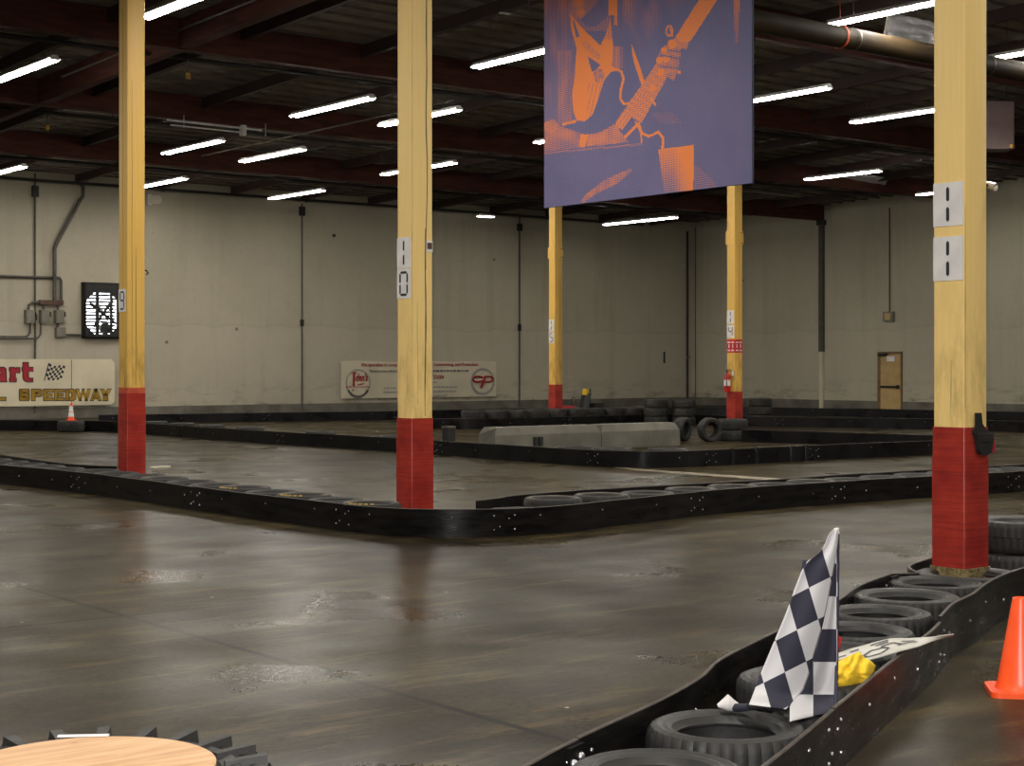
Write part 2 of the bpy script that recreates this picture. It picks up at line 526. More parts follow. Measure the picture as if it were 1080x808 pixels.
mb = MB()
y0, y1 = -8, WALLY + .3
mb.add([(-14, y0, deck(y0)), (WALLX + .3, y0, deck(y0)), (WALLX + .3, y1, deck(y1)), (-14, y1, deck(y1)),
        (-14, y0, deck(y0) + .15), (WALLX + .3, y0, deck(y0) + .15), (WALLX + .3, y1, deck(y1) + .15), (-14, y1, deck(y1) + .15)],
       [(0, 3, 2, 1), (4, 5, 6, 7), (0, 1, 5, 4), (1, 2, 6, 5), (2, 3, 7, 6), (3, 0, 4, 7)])
mb.cur = 1
y = -7.6
while y < WALLY:
    mb.box((-14, y, deck(y) - .06), (WALLX, y + .045, deck(y) + .02)); y += .61
struct('ceiling', mb, [M['deck'], M['rib']])

for k in range(-2, 7):                                   # red glulam girders across the bays, one per post row
    yc = 7.37 + 7.1 * k
    if yc > WALLY - 1: continue
    zt = deck(yc) - .005
    mb = MB(); mb.box((-14, yc - .11, zt - .63), (WALLX - .01, yc + .11, zt - .02))
    struct('beam', mb, M['girder'])
for k in range(-8, 14):                                  # purlins over the girders
    xc = 10.07 + 2.823 * k
    mb = MB()
    for j in range(-2, 6):
        ya = 7.37 + 7.1 * j + .115; yb = min(ya + 6.87, WALLY - .01)
        za, zb = deck(ya), deck(yb)
        w = .07
        mb.add([(xc - w, ya, za - .31), (xc + w, ya, za - .31), (xc + w, yb, zb - .31), (xc - w, yb, zb - .31),
                (xc - w, ya, za - .06), (xc + w, ya, za - .06), (xc + w, yb, zb - .06), (xc - w, yb, zb - .06)],
               [(0, 3, 2, 1), (4, 5, 6, 7), (0, 1, 5, 4), (1, 2, 6, 5), (2, 3, 7, 6), (3, 0, 4, 7)])
    struct('purlin_beam', mb, M['purlin'])
mb = MB()                                                # deep strut beam in the near bay
for j in range(-2, 6):
    ya = 7.37 + 7.1 * j + .115; yb = min(ya + 6.87, 49.1)
    za, zb = deck(ya), deck(yb)
    mb.add([(14.32, ya, za - .62), (14.54, ya, za - .62), (14.54, yb, zb - .62), (14.32, yb, zb - .62),
            (14.32, ya, za - .06), (14.54, ya, za - .06), (14.54, yb, zb - .06), (14.32, yb, zb - .06)],
           [(0, 3, 2, 1), (4, 5, 6, 7), (0, 1, 5, 4), (1, 2, 6, 5), (2, 3, 7, 6), (3, 0, 4, 7)])
struct('strut_beam', mb, M['girder'])

# black sprinkler pipes
for yc, zc, lab in ((29.85, 7.95, 'black sprinkler pipe crossing under the roof, nearest of the sprinkler pipes'),
                    (37.2, 7.76, 'black sprinkler pipe crossing under the roof, middle of the sprinkler pipes'),
                    (44.3, 7.56, 'black sprinkler pipe crossing under the roof in the last bay')):
    mb = MB(); mb.tube([(6, yc, zc), (46, yc, zc)], .045, 8)
    o = solo('sprinkler_pipe', mb, M['blackpipe'], lab, 'pipe', (26, yc, zc), 'sprinkler pipes', 40)
    x = 11.2
    while x < 46:
        h = MB(); h.tube([(x, yc, zc), (x, yc, deck(yc) - .03)], .012, 6); part('pipe_hanger', h, M['blackpipe'], o)
        x += 5.65
mb = MB(); mb.tube([(12, 49.35, 7.57), (45.9, 49.35, 7.57)], .05, 8)
o = solo('sprinkler_main', mb, M['blackpipe'], 'black pipe running along the top of the back wall', 'pipe', (28, 49.35, 7.57), None, 40)
for x in (17, 21.5, 24.4, 30, 35.5, 41.2, 45.5):
    h = MB(); h.tube([(x, 49.35, 7.57), (x, 49.35, deck(49.3) - .06)], .015, 6); h.tube([(x, 49.35, 7.57), (x, 49.99, 7.57)], .015, 6)
    part('pipe_bracket', h, M['blackpipe'], o)

# conduits under the roof
mb = MB(); mb.tube([(14.22, 20, 8.38 - .05), (14.22, 34, 8.06)], .022, 6)
solo('conduit', mb, M['gal'], 'thin metal conduit along the deep beam at upper left', 'conduit', (14.22, 27, 8.2), 'roof conduits', 40)
mb = MB(); mb.tube([(21.25, 29, 7.62), (21.25, 41, 7.6)], .02, 6)
solo('conduit', mb, M['gal'], 'thin pale conduit running above the fixtures left of post ten', 'conduit', (21.25, 35, 7.61), 'roof conduits', 40)
ca = at_y(176, 126.5, 35.62); cb = at_y(276, 137.5, 35.62)
mb = MB(); mb.tube([ca, cb], .025, 6); mb.tube([ca + Vector((.1, 0, -.11)), ca + Vector((2.0, 0, -.12))], .02, 6)
mb.box((ca.x + 2.0, 35.55, ca.z - .2), (ca.x + 2.12, 35.69, ca.z + .06))
for q in (.45, 2.7): mb.tube([(ca.x + q, 35.62, ca.z - .16), (ca.x + q, 35.62, ca.z + .16)], .008, 5)
solo('conduit', mb, M['whitepaint'], 'bright double conduit clipped under a red beam beside post nine', 'conduit', tuple(ca), 'roof conduits', 40)
ca = at_y(784, 201, 37.5); cb = at_y(845, 207.5, 37.5)
mb = MB(); mb.tube([ca, cb], .03, 6)
solo('conduit', mb, M['gal'], 'pale pipe under the roof just right of post fourteen', 'conduit', tuple(ca), 'roof conduits', 40)
ca = at_y(526, 13, 22.6); cb = at_y(600, 22.5, 22.6)
mb = MB(); mb.tube([ca, cb], .02, 6); mb.tube([ca + Vector((.7, 0, -.02)), ca + Vector((.7, 0, .35))], .012, 5)
solo('conduit', mb, M['gal'], 'pale conduit under the roof at the upper left of the guitarist banner', 'conduit', tuple(ca), 'roof conduits', 40)

# ------------------------------------------------------------------ fluorescent fixtures
def fixture(a, b, lab, hang=True, tm=None):
    """a, b: (x, y) ends; one strip housing with four tubes laid two by two"""
    ax, ay, az = a; bx, by, bz = b
    c = ((ax + bx) / 2, (ay + by) / 2, (az + bz) / 2)
    d = Vector((bx - ax, by - ay, bz - az)); L = d.length; d.normalize()
    s = Vector((d.y, -d.x, 0)).normalized(); up = Vector((0, 0, 1))
    root = thing('fluorescent_light', lab, 'ceiling light', c, 'fluorescent ceiling lights')
    A, B = Vector(a), Vector(b)
    mb = MB()
    # trough housing: shallow inverted V section
    sec = [(-.12, -.005), (-.07, .04), (-.05, .075), (.05, .075), (.07, .04), (.12, -.005), (.06, .025), (-.06, .025)]
    mb.prism3([A + s * u + up * w for u, w in sec], d * L)
    part('housing', mb, M['housing'], root)
    for q, (t0, t1) in enumerate(((.012, .494), (.506, .988))):
        for sg in (-1, 1):
            p0 = A + d * L * t0 + s * .07 * sg + up * -.012; p1 = A + d * L * t1 + s * .07 * sg + up * -.012
            t = MB(); t.tube([p0, p1], .026, 8); part('tube', t, tm or M['tube'], root, 50)
    for t0 in (0, .5, 1):
        e = MB()
        p = A + d * L * t0
        e.prism3([p - d * .014 + s * -.105 + up * -.022, p - d * .014 + s * .105 + up * -.022, p - d * .014 + s * .07 + up * .03, p - d * .014 + s * -.07 + up * .03], d * .028)
        part('lampholder', e, M['whitepaint'], root)
    if hang:
        for t0 in (.15, .85):
            p = A + d * L * t0 + up * .075
            h = MB(); h.tube([p, Vector((p.x, p.y, deck(p.y) - .02))], .005, 5); part('hanger_wire', h, M['blackpipe'], root)
    return root


def fx(pa, pb, h, lab, ext=None):
    A = at_h(pa[0], pa[1], h); B = at_h(pb[0], pb[1], h)
    x = (A.x + B.x) / 2
    ya, yb = A.y, B.y
    if ext: yb = ya + (yb - ya) / abs(yb - ya) * ext       # the hidden end, from the fixture's known length
    return fixture((x, ya, h), (x, yb, h), lab)


fx((314, 123), (387, 102), 7.4, 'fluorescent strip light just left of post ten, larger one nearest the post')
fx((176, 162), (231, 147.5), 7.4, 'fluorescent strip light right of post nine, hung under the bright double conduit')
fx((258, 170.5), (317, 156.5), 7.3, 'fluorescent strip light midway between posts nine and ten')
fx((288, 209.5), (338, 200), 7.2, 'fluorescent strip light low against the back wall, between posts nine and ten')
fx((506, 71.5), (574, 51), 7.45, 'fluorescent strip light running behind the left edge of the guitarist banner', 3.2)
fx((872.5, 91.5), (795, 106.5), 7.4, 'fluorescent strip light coming out from the right edge of the guitarist banner', 3.1)
fx((902.5, 129.5), (985.5, 114.5), 7.4, 'fluorescent strip light ending behind the left side of post eleven', 3.0)
fx((854, 189.5), (925, 179), 7.5, 'fluorescent strip light below and left of the foil panel near the right wall')
fx((648, 237.5), (703, 228), 7.0, 'fluorescent strip light under the guitarist banner, seen between posts fifteen and fourteen')
fx((869, 25), (986, 4.5), 7.9, 'fluorescent strip light above the round duct at the upper right', 2.9)
fx((191, 187.5), (152, 197.5), 7.3, 'fluorescent strip light poking out right of post nine near the back wall', 3.3)
fx((54, 61.5), (0, 85.5), 7.4, 'large fluorescent strip light at the upper left edge', 3.4)
fx((151, 18.5), (207, -2.5), 7.4, 'fluorescent strip light at the top edge beside post nine', 3.0)
fx((405, 132.5), (481, 114.5), 7.25, 'fluorescent strip light passing behind post ten, upper of two there')
fx((410, 184.5), (473, 170.5), 7.25, 'fluorescent strip light passing behind post ten, lower of two there')
fx((23, 175), (0, 182.5), 7.2, 'fluorescent strip light at the left edge close to the back wall', 3.2)
fx((1045, 62.5), (1080, 54.5), 7.9, 'fluorescent strip light at the right edge beyond post eleven', 2.9)
fx((568, 150.5), (620, 140), 7.35, 'short lit end of a strip light at the banner\'s left edge', 3.0)
fx((970, 205.5), (1000, 201.5), 7.5, 'short lit end of a strip light left of post eleven, near the right wall', 1.7)
p = at_y(512, 228, 49.0)
p = at_y(512, 228, 47.0)
fixture((p.x - .35, 47.0, p.z), (p.x + .35, 47.0, p.z), 'very small distant strip light beneath the pipe right of post ten', False, M['tube_dim'])

# fixtures outside the frame, over and behind the camera: plain lamps
def lamp(x, y, z, power, sx=.2, sy=3.0, col=(1, .95, .86)):
    l = bpy.data.lights.new('ceiling_lamp', 'AREA'); l.shape = 'RECTANGLE'; l.size = sx; l.size_y = sy
    l.energy = power; l.color = col
    o = bpy.data.objects.new('ceiling_lamp', l); COL.objects.link(o); o.location = (x, y, z)
    return o


LP = 170
for x, y in ((4.2, 24), (4.2, 14), (3.5, 4.5), (11.6, 17.5), (11.8, 7.5), (18.6, 8.5), (18.6, 14.5), (25.4, 9), (25.4, 2),
             (11.6, -1), (3, -4), (-4, 14), (-4, 4), (33, 14), (33, 5), (41, 20), (41, 10), (-4, 26), (4.2, 34), (11, 41), (4, 44)):
    lamp(x, y, 7.4, LP)
# the photographer's on-camera flash
l = bpy.data.lights.new('camera_flash', 'POINT'); l.energy = 800; l.shadow_soft_size = .05; l.color = (1, .97, .94)
o = bpy.data.objects.new('camera_flash', l); COL.objects.link(o); o.location = (-.02, .03, CAMH + .14)

w = bpy.data.worlds.new('world'); SC.world = w; w.use_nodes = True
bg = w.node_tree.nodes['Background']; bg.inputs[0].default_value = (1, .95, .85, 1); bg.inputs[1].default_value = .02

# ------------------------------------------------------------------ posts
SEG = {'0': 'abcdef', '1': 'bc', '4': 'fgbc', '5': 'afgcd', '9': 'abcdfg'}


def digit(mb, ch, fn, w, h):
    """segment figure; fn maps (u,v) on the sheet to world; u right, v up, centred"""
    t = .05 * w / .26
    if ch == '1':
        segs = [((0, .06 * h), (0, .40 * h)), ((0, -.40 * h), (0, -.06 * h))]
    else:
        x = .26 * w; y = .37 * h; g = .02 * h
        P = {'a': ((-x + g, y), (x - g, y)), 'd': ((-x + g, -y), (x - g, -y)), 'g': ((-x + g, 0), (x - g, 0)), 'f': ((-x, g), (-x, y - g)),
             'b': ((x, g), (x, y - g)), 'e': ((-x, -y + g), (-x, -g)), 'c': ((x, -y + g), (x, -g))}
        segs = [P[k] for k in SEG[ch]]
    for (u0, v0), (u1, v1) in segs:
        hw = t / 4.0
        if abs(u1 - u0) < 1e-6:
            pts = [(u0, v0), (u0 + hw, v0 + hw), (u0 + hw, v1 - hw), (u0, v1), (u0 - hw, v1 - hw), (u0 - hw, v0 + hw)]
        else:
            pts = [(u0, v0), (u0 + hw, v0 - hw), (u1 - hw, v0 - hw), (u1, v0), (u1 - hw, v0 + hw), (u0 + hw, v0 + hw)]
        P3 = [fn(u, v) for u, v in pts]
        mb.prism3(P3, (-.002, 0, 0))


def number_sheet(no, ch, top, bot, lab, wfrac=.9):
    """paper sheet on the post face that looks back along -X; top/bot heights"""
    xf = (ROWX[0] if no in (9, 10, 11) else ROWX[1]) - POST / 2
    yc = POSTY[no]
    w = POST * wfrac; yb = yc + (POST - w) / 2 * .8
    h = top - bot; zc = (top + bot) / 2
    mb = MB()
    mb.grid(6, 6, lambda u, v: (xf - .004 - .003 * sin(u * 5 + v * 3) ** 2, yb + w * (.5 - u), bot + h * v))
    n = len(mb.v)
    mb.grid(6, 6, lambda u, v: (xf - .0005, yb + w * (.5 - u), bot + h * v))
    for a in range(5):
        for q in (a, a + 30):
            mb.f.append((q, q + 1, n + q + 1, n + q)); mb.mi.append(0)
        for q in (a * 6, a * 6 + 5):
            mb.f.append((q, q + 6, n + q + 6, n + q)); mb.mi.append(0)
    o = solo('number_sheet', mb, M['white'], lab, 'sign', (xf - .002, yb, zc), 'numbers on the posts')
    d = MB(); digit(d, ch, lambda u, v: Vector((xf - .0078, yb - u, zc + v)), w, h)
    part('numeral', d, M['ink'], o)
    return o


def on_face(no, y_px, x_px):
    xf = (ROWX[0] if no in (9, 10, 11) else ROWX[1]) - POST / 2
    return at_x(x_px, y_px, xf).z


WRAPTOP = {9: 1.315, 10: 1.14, 11: 1.255, 14: 1.05, 15: 1.16}
POSTLAB = {9: 'yellow timber post numbered 9 with a red wrapped base, leftmost',
           10: 'cracked yellow timber post numbered 10 at the barrier corner',
           11: 'pale yellow timber post numbered 11 standing in a tyre, nearest',
           14: 'far yellow post numbered 14 with a red fire extinguisher on it',
           15: 'far yellow post numbered 15 under the banner\'s left edge'}
for no, yc in POSTY.items():
    xc = ROWX[0] if no in (9, 10, 11) else ROWX[1]
    top = deck(yc) - .63
    root = thing('timber_post', POSTLAB[no], 'post', (xc, yc, 0), 'numbered yellow posts')
    my = M['yellow2'] if no in (11, 10) else M['yellow']
    wt = WRAPTOP[no]
    mb = MB(); mb.rbox(xc, yc, POST, POST, 0, top, .012, 3); tim = part('timber', mb, my, root, 40)
    mb = MB(); mb.rbox(xc, yc, POST + .022, POST + .022, 0.0, wt, .022, 5)
    # ragged wrap layers
    mb.rbox(xc, yc, POST + .03, POST + .03, .12, wt - .22, .024, 5)
    part('wrap', mb, M['wrap'], root, 40, 'red stretch-wrapped padding round the foot')
    if no in (9,):
        mb = MB(); mb.rbox(xc, yc, POST + .012, POST + .012, wt, wt + .08, .016, 3); part('painted_band', mb, M['orangeedge'], root, 40)
    # long checks in the timber: shallow dark slivers
    cr = MB()
    def sliver(face, off, z0, z1, wd, amp):
        n = 26; L = []; R = []
        for i in range(n):
            t = i / (n - 1); z = z0 + (z1 - z0) * t
            q = off + amp * mnoise.noise(Vector((z * 1.3, no, off * 9)))
            e = wd * (.35 + .65 * abs(sin(t * pi))) * (.6 + .8 * abs(mnoise.noise(Vector((z * 3, no, 2)))))
            if face == 'y': a, b = (xc + q - e / 2, yc - POST / 2 - .0015, z), (xc + q + e / 2, yc - POST / 2 - .0015, z)
            else: a, b = (xc - POST / 2 - .0015, yc + q - e / 2, z), (xc - POST / 2 - .0015, yc + q + e / 2, z)
            L.append(a); R.append(b)
        v = L + R; cr.add(v, [(i, i + 1, n + i + 1, n + i) for i in range(n - 1)])
        cr.add([(x + (.001 if face == 'x' else 0), y_ + (.001 if face == 'y' else 0), z) for x, y_, z in v], [(i, i + 1, n + i + 1, n + i) for i in range(n - 1)])
    if no == 10:
        sliver('y', .055, 2.75, 6.9, .016, .02); sliver('y', .045, wt + .02, 3.2, .02, .02)
        sliver('y', -.13, wt + .1, 6.5, .004, .004); sliver('y', -.06, 1.3, 2.4, .004, .01)
    elif no == 9:
        sliver('y', .0, wt + .1, 3.4, .012, .012); sliver('y', -.06, wt + .1, 5.8, .008, .01); sliver('x', .0, 2.6, 6.8, .01, .01)
    elif no == 11:
        sliver('y', -.128, 1.4, 2.9, .004, .003); sliver('x', -.02, 1.35, 1.75, .004, .006)
    elif no == 15:
        sliver('y', .03, 1.3, 5.4, .014, .01); sliver('y', .085, 1.3, 5.4, .008, .01)
    else:
        sliver('y', .02, 1.6, 5.0, .006, .01)
    part('crack', cr, M['crack'], tim)
    if no == 11:
        mb = MB()
        mb.rbox(xc, yc, POST + .06, POST + .06, .14, .218, .04, 5)
        part('fibre_collar', mb, M['foam'], root, 40)
    if no in (14, 15):
        zt = on_face(no, 261 if no == 15 else 244, 582 if no == 15 else 770); zb = on_face(no, 272.5 if no == 15 else 258, 582 if no == 15 else 770)
        mb = MB(); mb.rbox(xc, yc, POST + .05, POST + .05, zb, zt, .01, 2); st = part('collar', mb, M['yellow'], root, 40)
        b = MB(); b.box((xc + .05, yc - POST / 2 - .035, zb + .03), (xc + .185, yc - POST / 2 - .024, zb + .045)); b.box((xc + .05, yc - POST / 2 - .035, zt - .05), (xc + .185, yc - POST / 2 - .024, zt - .035))
        b.tube([(xc + .175, yc, zb + .09), (xc + .25, yc, zb + .09)], .02, 6)
        part('clamp', b, M['blackpipe'], st)

for no, ch, x, yt, yb_, lab, wf in (
        (9, '9', 129, 305, 329, 'white sheet with a black 9 on the leftmost post', .85),
        (10, '1', 426, 250.5, 282.8, 'white sheet with a black 1 on post ten, above the 0 sheet', .95),
        (10, '0', 426, 283.4, 315, 'white sheet with a black 0 on post ten', .95),
        (11, '1', 1000, 192.5, 238.5, 'upper white sheet with a black 1 on the nearest post', .96),
        (11, '1', 1000, 249.5, 296, 'lower white sheet with a black 1 on the nearest post', .96),
        (15, '1', 582, 337, 349.3, 'tiny white sheet with a 1 on the far post, above the 5 sheet', .85),
        (15, '5', 582, 350, 362, 'tiny white sheet with a black 5 on the far post', .85),
        (14, '1', 770, 327.5, 341.5, 'white sheet with a 1 on the post with the extinguisher', .9),
        (14, '4', 770, 343, 356.5, 'white sheet with a black 4 above the red fire sign', .9)):
    number_sheet(no, ch, on_face(no, yt, x), on_face(no, yb_, x), lab, wf)

# little sign and hook
yf = POSTY[10] - POST / 2
a = at_y(449.5, 254, yf); b = at_y(456, 266, yf)
mb = MB(); mb.box((a.x, yf - .006, b.z), (b.x, yf, a.z))
o = solo('small_plate', mb, M['white'], 'small white and brown plate on the right edge of post ten', 'plate', ((a.x + b.x) / 2, yf, b.z))
mb = MB(); mb.box((a.x + .012, yf - .012, b.z + .03), (b.x - .012, yf - .006, a.z - .02)); part('brown_panel', mb, M['rust'], o)
p = at_y(152, 286, POSTY[9] - .02)
mb = MB(); mb.tube([(10.2, POSTY[9] - .05, p.z), (10.27, POSTY[9] - .05, p.z + .01), (10.3, POSTY[9] - .05, p.z - .03), (10.27, POSTY[9] - .05, p.z - .05)], .012, 6)
mb.box((10.2, POSTY[9] - .09, p.z - .05), (10.212, POSTY[9] - .01, p.z + .06))
solo('hook', mb, M['blackpipe'], 'small dark hook on the right side of post nine', 'hook', (10.21, POSTY[9] - .05, p.z), None, 40)

# camera-like spotlight on post 11
p = at_y(1041, 199, POSTY[11])
xr = ROWX[0] + POST / 2
root = thing('spotlight', 'small silver spotlight on the right edge of the nearest post', 'spotlight', (xr, POSTY[11] - .13, p.z))
mb = MB(); mb.tube([(xr, POSTY[11] - .13, p.z), (xr + .035, POSTY[11] - .14, p.z + .005)], .012, 8); part('bracket', mb, M['blackpipe'], root, 40)
mb = MB(); mb.tube([(xr + .02, POSTY[11] - .09, p.z + .02), (xr + .035, POSTY[11] - .13, p.z + .005), (xr + .045, POSTY[11] - .18, p.z - .015)], [.018, .028, .034], 12); hd = part('head', mb, M['steel'], root, 40)
mb = MB(); mb.lathe([(.001, -.006), (.02, -.003), (.028, 0)], (xr + .045, POSTY[11] - .182, p.z - .016), 12, axis='y'); part('lens', mb, M['lens'], hd, 40)

# black pouch hanging on post 11
yf = POSTY[11] - POST / 2 - .016
def q11(px, py, off=0): 
    v = at_y(px, py, yf); return Vector((v.x, yf - off, v.z))
root = thing('pouch', 'black strapped pouch with red strips hanging on the nearest post', 'pouch', tuple(q11(1035, 455)))
mb = MB(); mb.prism3([q11(*p_) for p_ in ((1028, 435.5), (1034, 435.5), (1035, 447), (1039, 453), (1043, 457), (1041, 462), (1027, 462), (1025, 455), (1028, 449))], (0, -.012, 0)); part('strap', mb, M['black'], root)
mb = MB(); 
sec = [q11(*p_) for p_ in ((1026.5, 457), (1043, 457), (1043.5, 464), (1041, 477), (1037, 480), (1031, 479.5), (1029, 475), (1027.5, 464))]
mb.prism3(sec, (0, -.04, 0)); body = part('body', mb, M['black'], root)
mb = MB(); c = q11(1034.5, 470, .041); mb.box((c.x - .045, c.y - .006, c.z + .03), (c.x + .045, c.y, c.z + .055)); part('flap', mb, M['black'], body)
mb = MB()
for dx, dz in ((0, 0), (.012, -.03), (-.008, -.015)):
    c = q11(1044.5, 462, .02); mb.box((c.x + dx - .005, c.y - .01, c.z - .08 + dz), (c.x + dx + .007, c.y + .004, c.z + dz))
part('tassel', mb, M['redink'], root, None, 'red strips hanging out of the pouch')

# fire sign band and extinguisher on post 14
xc, yc = ROWX[1], POSTY[14]
zt, zb = on_face(14, 358, 770), on_face(14, 372, 770)
mb = MB(); mb.rbox(xc, yc, POST + .012, POST + .012, zb, zt, .014, 3)
o = solo('fire_sign', mb, M['red'], 'red and white fire extinguisher sign band round the far post', 'sign', (xc, yc, zb), None, 40)
mb = MB()
for f in range(2):
    for k in range(2):
        q = -.07 + .13 * k
        for kk in (.12, .72):
            z = zb + (zt - zb) * kk
            if f: mb.box((xc + q - .045, yc - POST / 2 - .012, z), (xc + q + .045, yc - POST / 2 - .007, z + .035))
            else: mb.box((xc - POST / 2 - .012, yc + q - .045, z), (xc - POST / 2 - .007, yc + q + .045, z + .035))
        z = (zt + zb) / 2 - .005
        if f: mb.box((xc + q - .016, yc - POST / 2 - .012, z - .04), (xc + q + .016, yc - POST / 2 - .007, z + .05))
        else: mb.box((xc - POST / 2 - .012, yc + q - .016, z - .04), (xc - POST / 2 - .007, yc + q + .016, z + .05))
part('lettering', mb, M['white'], o)
zt, zb = on_face(14, 390, 769), on_face(14, 413.5, 769)
ex, ey = xc - POST / 2 - .1, yc + .03
root = thing('fire_extinguisher', 'red fire extinguisher hanging on the far post numbered 14', 'fire extinguisher', (ex, ey, zb))
H_ = zt - zb
mb = MB(); mb.lathe([(.001, 0), (.07, .004), (.082, .03), (.082, H_ * .68), (.07, H_ * .78), (.035, H_ * .84), (.03, H_ * .88), (.001, H_ * .88)], (ex, ey, zb), 18); part('cylinder', mb, M['red'], root, 40)
mb = MB(); mb.tube([(ex, ey, zb + H_ * .86), (ex, ey, zb + H_ * .95)], .022, 8); mb.box((ex - .02, ey - .12, zb + H_ * .93), (ex + .02, ey + .03, zb + H_ * .97)); mb.box((ex - .02, ey - .11, zb + H_ * .99), (ex + .02, ey + .03, zb + H_ * 1.02)); part('valve', mb, M['black'], root)
mb = MB(); mb.tube([(ex, ey - .02, zb + H_ * .92), (ex - .08, ey - .06, zb + H_ * .85), (ex - .1, ey - .07, zb + H_ * .5), (ex - .085, ey - .06, zb + H_ * .2)], .013, 6); part('hose', mb, M['black'], root, 40)
mb = MB(); mb.lathe([(.084, H_ * .28), (.084, H_ * .55)], (ex, ey, zb), 18); part('sticker', mb, M['white'], root, 40)
mb = MB(); mb.box((ex + .03, ey - .13, zb + H_ * .72), (ex + .11, ey - .125, zb + H_ * .95)); part('inspection_tag', mb, M['white'], root)

# ------------------------------------------------------------------ barriers
class Path:
    def __init__(s, pts, closed=False):
        P = [Vector((p[0], p[1])) for p in pts]
        out = []
        n = len(P)
        for i in range(n - 1):
            a, b, c, d = P[max(i - 1, 0)], P[i], P[i + 1], P[min(i + 2, n - 1)]
            m = max(2, int((c - b).length / .08))
            for k in range(m):
                t = k / m
                out.append(.5 * ((2 * b) + (c - a) * t + (2 * a - 5 * b + 4 * c - d) * t * t + (3 * b - a - 3 * c + d) * t ** 3))
        out.append(P[-1]); s.p = out; s.s = [0]
        for a, b in zip(out, out[1:]): s.s.append(s.s[-1] + (b - a).length)
        s.L = s.s[-1]

    def at(s, t):
        t = max(0, min(s.L, t)); import bisect
        i = max(0, min(len(s.p) - 2, bisect.bisect_right(s.s, t) - 1))
        f = (t - s.s[i]) / max(1e-9, s.s[i + 1] - s.s[i])
        d = (s.p[i + 1] - s.p[i]).normalized()
        return s.p[i].lerp(s.p[i + 1], f), d

    def nearest(s, x, y):
        return min(zip(s.s, s.p), key=lambda q: (q[1] - Vector((x, y))).length)[0]


BOLT = None
def bolt_mesh(r):
    mb = MB(); mb.lathe([(r, 0), (r * .95, .35 * r), (r * .6, .7 * r), (.0005, .8 * r)], (0, 0, 0), 8, capb=True)
    return mb.mesh('bolt', M['steel'], smooth=50)


BOLT = bolt_mesh(.009)
PLH, PLT = .28, .02


def panel(path, s0, s1, side, lab, group, m=None, h=PLH, bolts=(), seed=0, step=.12, z0=0.0, joint=None, h1=None):
    """one bent plastic board standing on edge; side=+1 -> bolts on the right-hand face of the path direction"""
    n = max(2, int((s1 - s0) / step)); rows = []
    mb = MB()
    for i in range(n + 1):
        s = s0 + (s1 - s0) * i / n
        p, d = path.at(s); nr = Vector((d.y, -d.x))
        hh = h + ((h1 - h) * min(1, (s - s0) / .6) if h1 else 0) + .008 * mnoise.noise(Vector((s * .7, seed, 3)))
        a = p + nr * PLT / 2; b = p - nr * PLT / 2
        ea = p + nr * (PLT / 2 - .004); eb = p - nr * (PLT / 2 - .004)
        rows.append([(a.x, a.y, z0), (a.x, a.y, hh - .005), (ea.x, ea.y, hh), (eb.x, eb.y, hh), (b.x, b.y, hh - .005), (b.x, b.y, z0)])
    vs = [v for r in rows for v in r]; fs = []; mi = []
    for i in range(n):
        for k in range(6):
            fs.append((i * 6 + k, i * 6 + (k + 1) % 6, (i + 1) * 6 + (k + 1) % 6, (i + 1) * 6 + k)); mi.append(1 if k in (1, 2, 3) else 0)
    fs.append(tuple(range(6))); fs.append(tuple(range(n * 6, n * 6 + 6))); mi += [0, 0]
    mb.v = vs; mb.f = fs; mb.mi = mi
    pc, _ = path.at((s0 + s1) / 2)
    o = link('barrier_panel', mb.mesh('barrier_panel', [m or M['hdpe'], M['hdpe_edge']], (pc.x, pc.y, 0), 35), (pc.x, pc.y, 0))
    tag(o, lab, 'barrier panel', group)
    for s, z in bolts:
        if not s0 <= s <= s1: continue
        p, d = path.at(s); nr = Vector((d.y, -d.x)) * side
        q = p + nr * PLT / 2
        b = bpy.data.objects.new('bolt', BOLT); COL.objects.link(b); b.parent = o
        b.location = (q.x - pc.x, q.y - pc.y, z)
        b.rotation_euler = Vector((nr.x, nr.y, 0)).to_track_quat('Z', 'Y').to_euler()
    if joint is not None:                                  # backing plate over the seam with its four bolts
        p, d = path.at(joint); nr = Vector((d.y, -d.x)) * side
        q = p + nr * (PLT / 2 + .006)
        jm = MB()
        A = q - d * .08; B = q + d * .08
        jm.prism3([(A.x, A.y, .03), (B.x, B.y, .03), (B.x, B.y, h - .02), (A.x, A.y, h - .02)], (nr.x * .01, nr.y * .01, 0))
        jp = part('joint_plate', jm, m or M['hdpe'], o)
    return o


def seam_bolts(path, joints, every=.95):
    out = []
    for j in joints:
        for ds in (-.11, -.05, .05, .11):
            for z in (.07, .21):
                if ds in (-.11, .11): out.append((j + ds, z))
        out += [(j - .05, .1), (j + .05, .18)]
    s = .4
    while s < path.L:
        if all(abs(s - j) > .25 for j in joints): out.append((s, .17 + .03 * sin(s * 7)))
        s += every
    return out


def run(path, joints, side, labs, group, m=None, every=.95, seed=0, jp=False, drop=None, **kw):
    js = [0] + [path.nearest(*j) for j in joints] + [path.L]
    bl = seam_bolts(path, js[1:-1], every)
    return [panel(path, a, b, side, lb, group, m, bolts=bl, seed=seed + i, joint=(b - .0 if jp and i < len(js) - 2 else None), h1=(drop[1] if drop and drop[0] == i else None), **kw)
            for i, (a, b, lb) in enumerate(zip(js, js[1:], labs))]


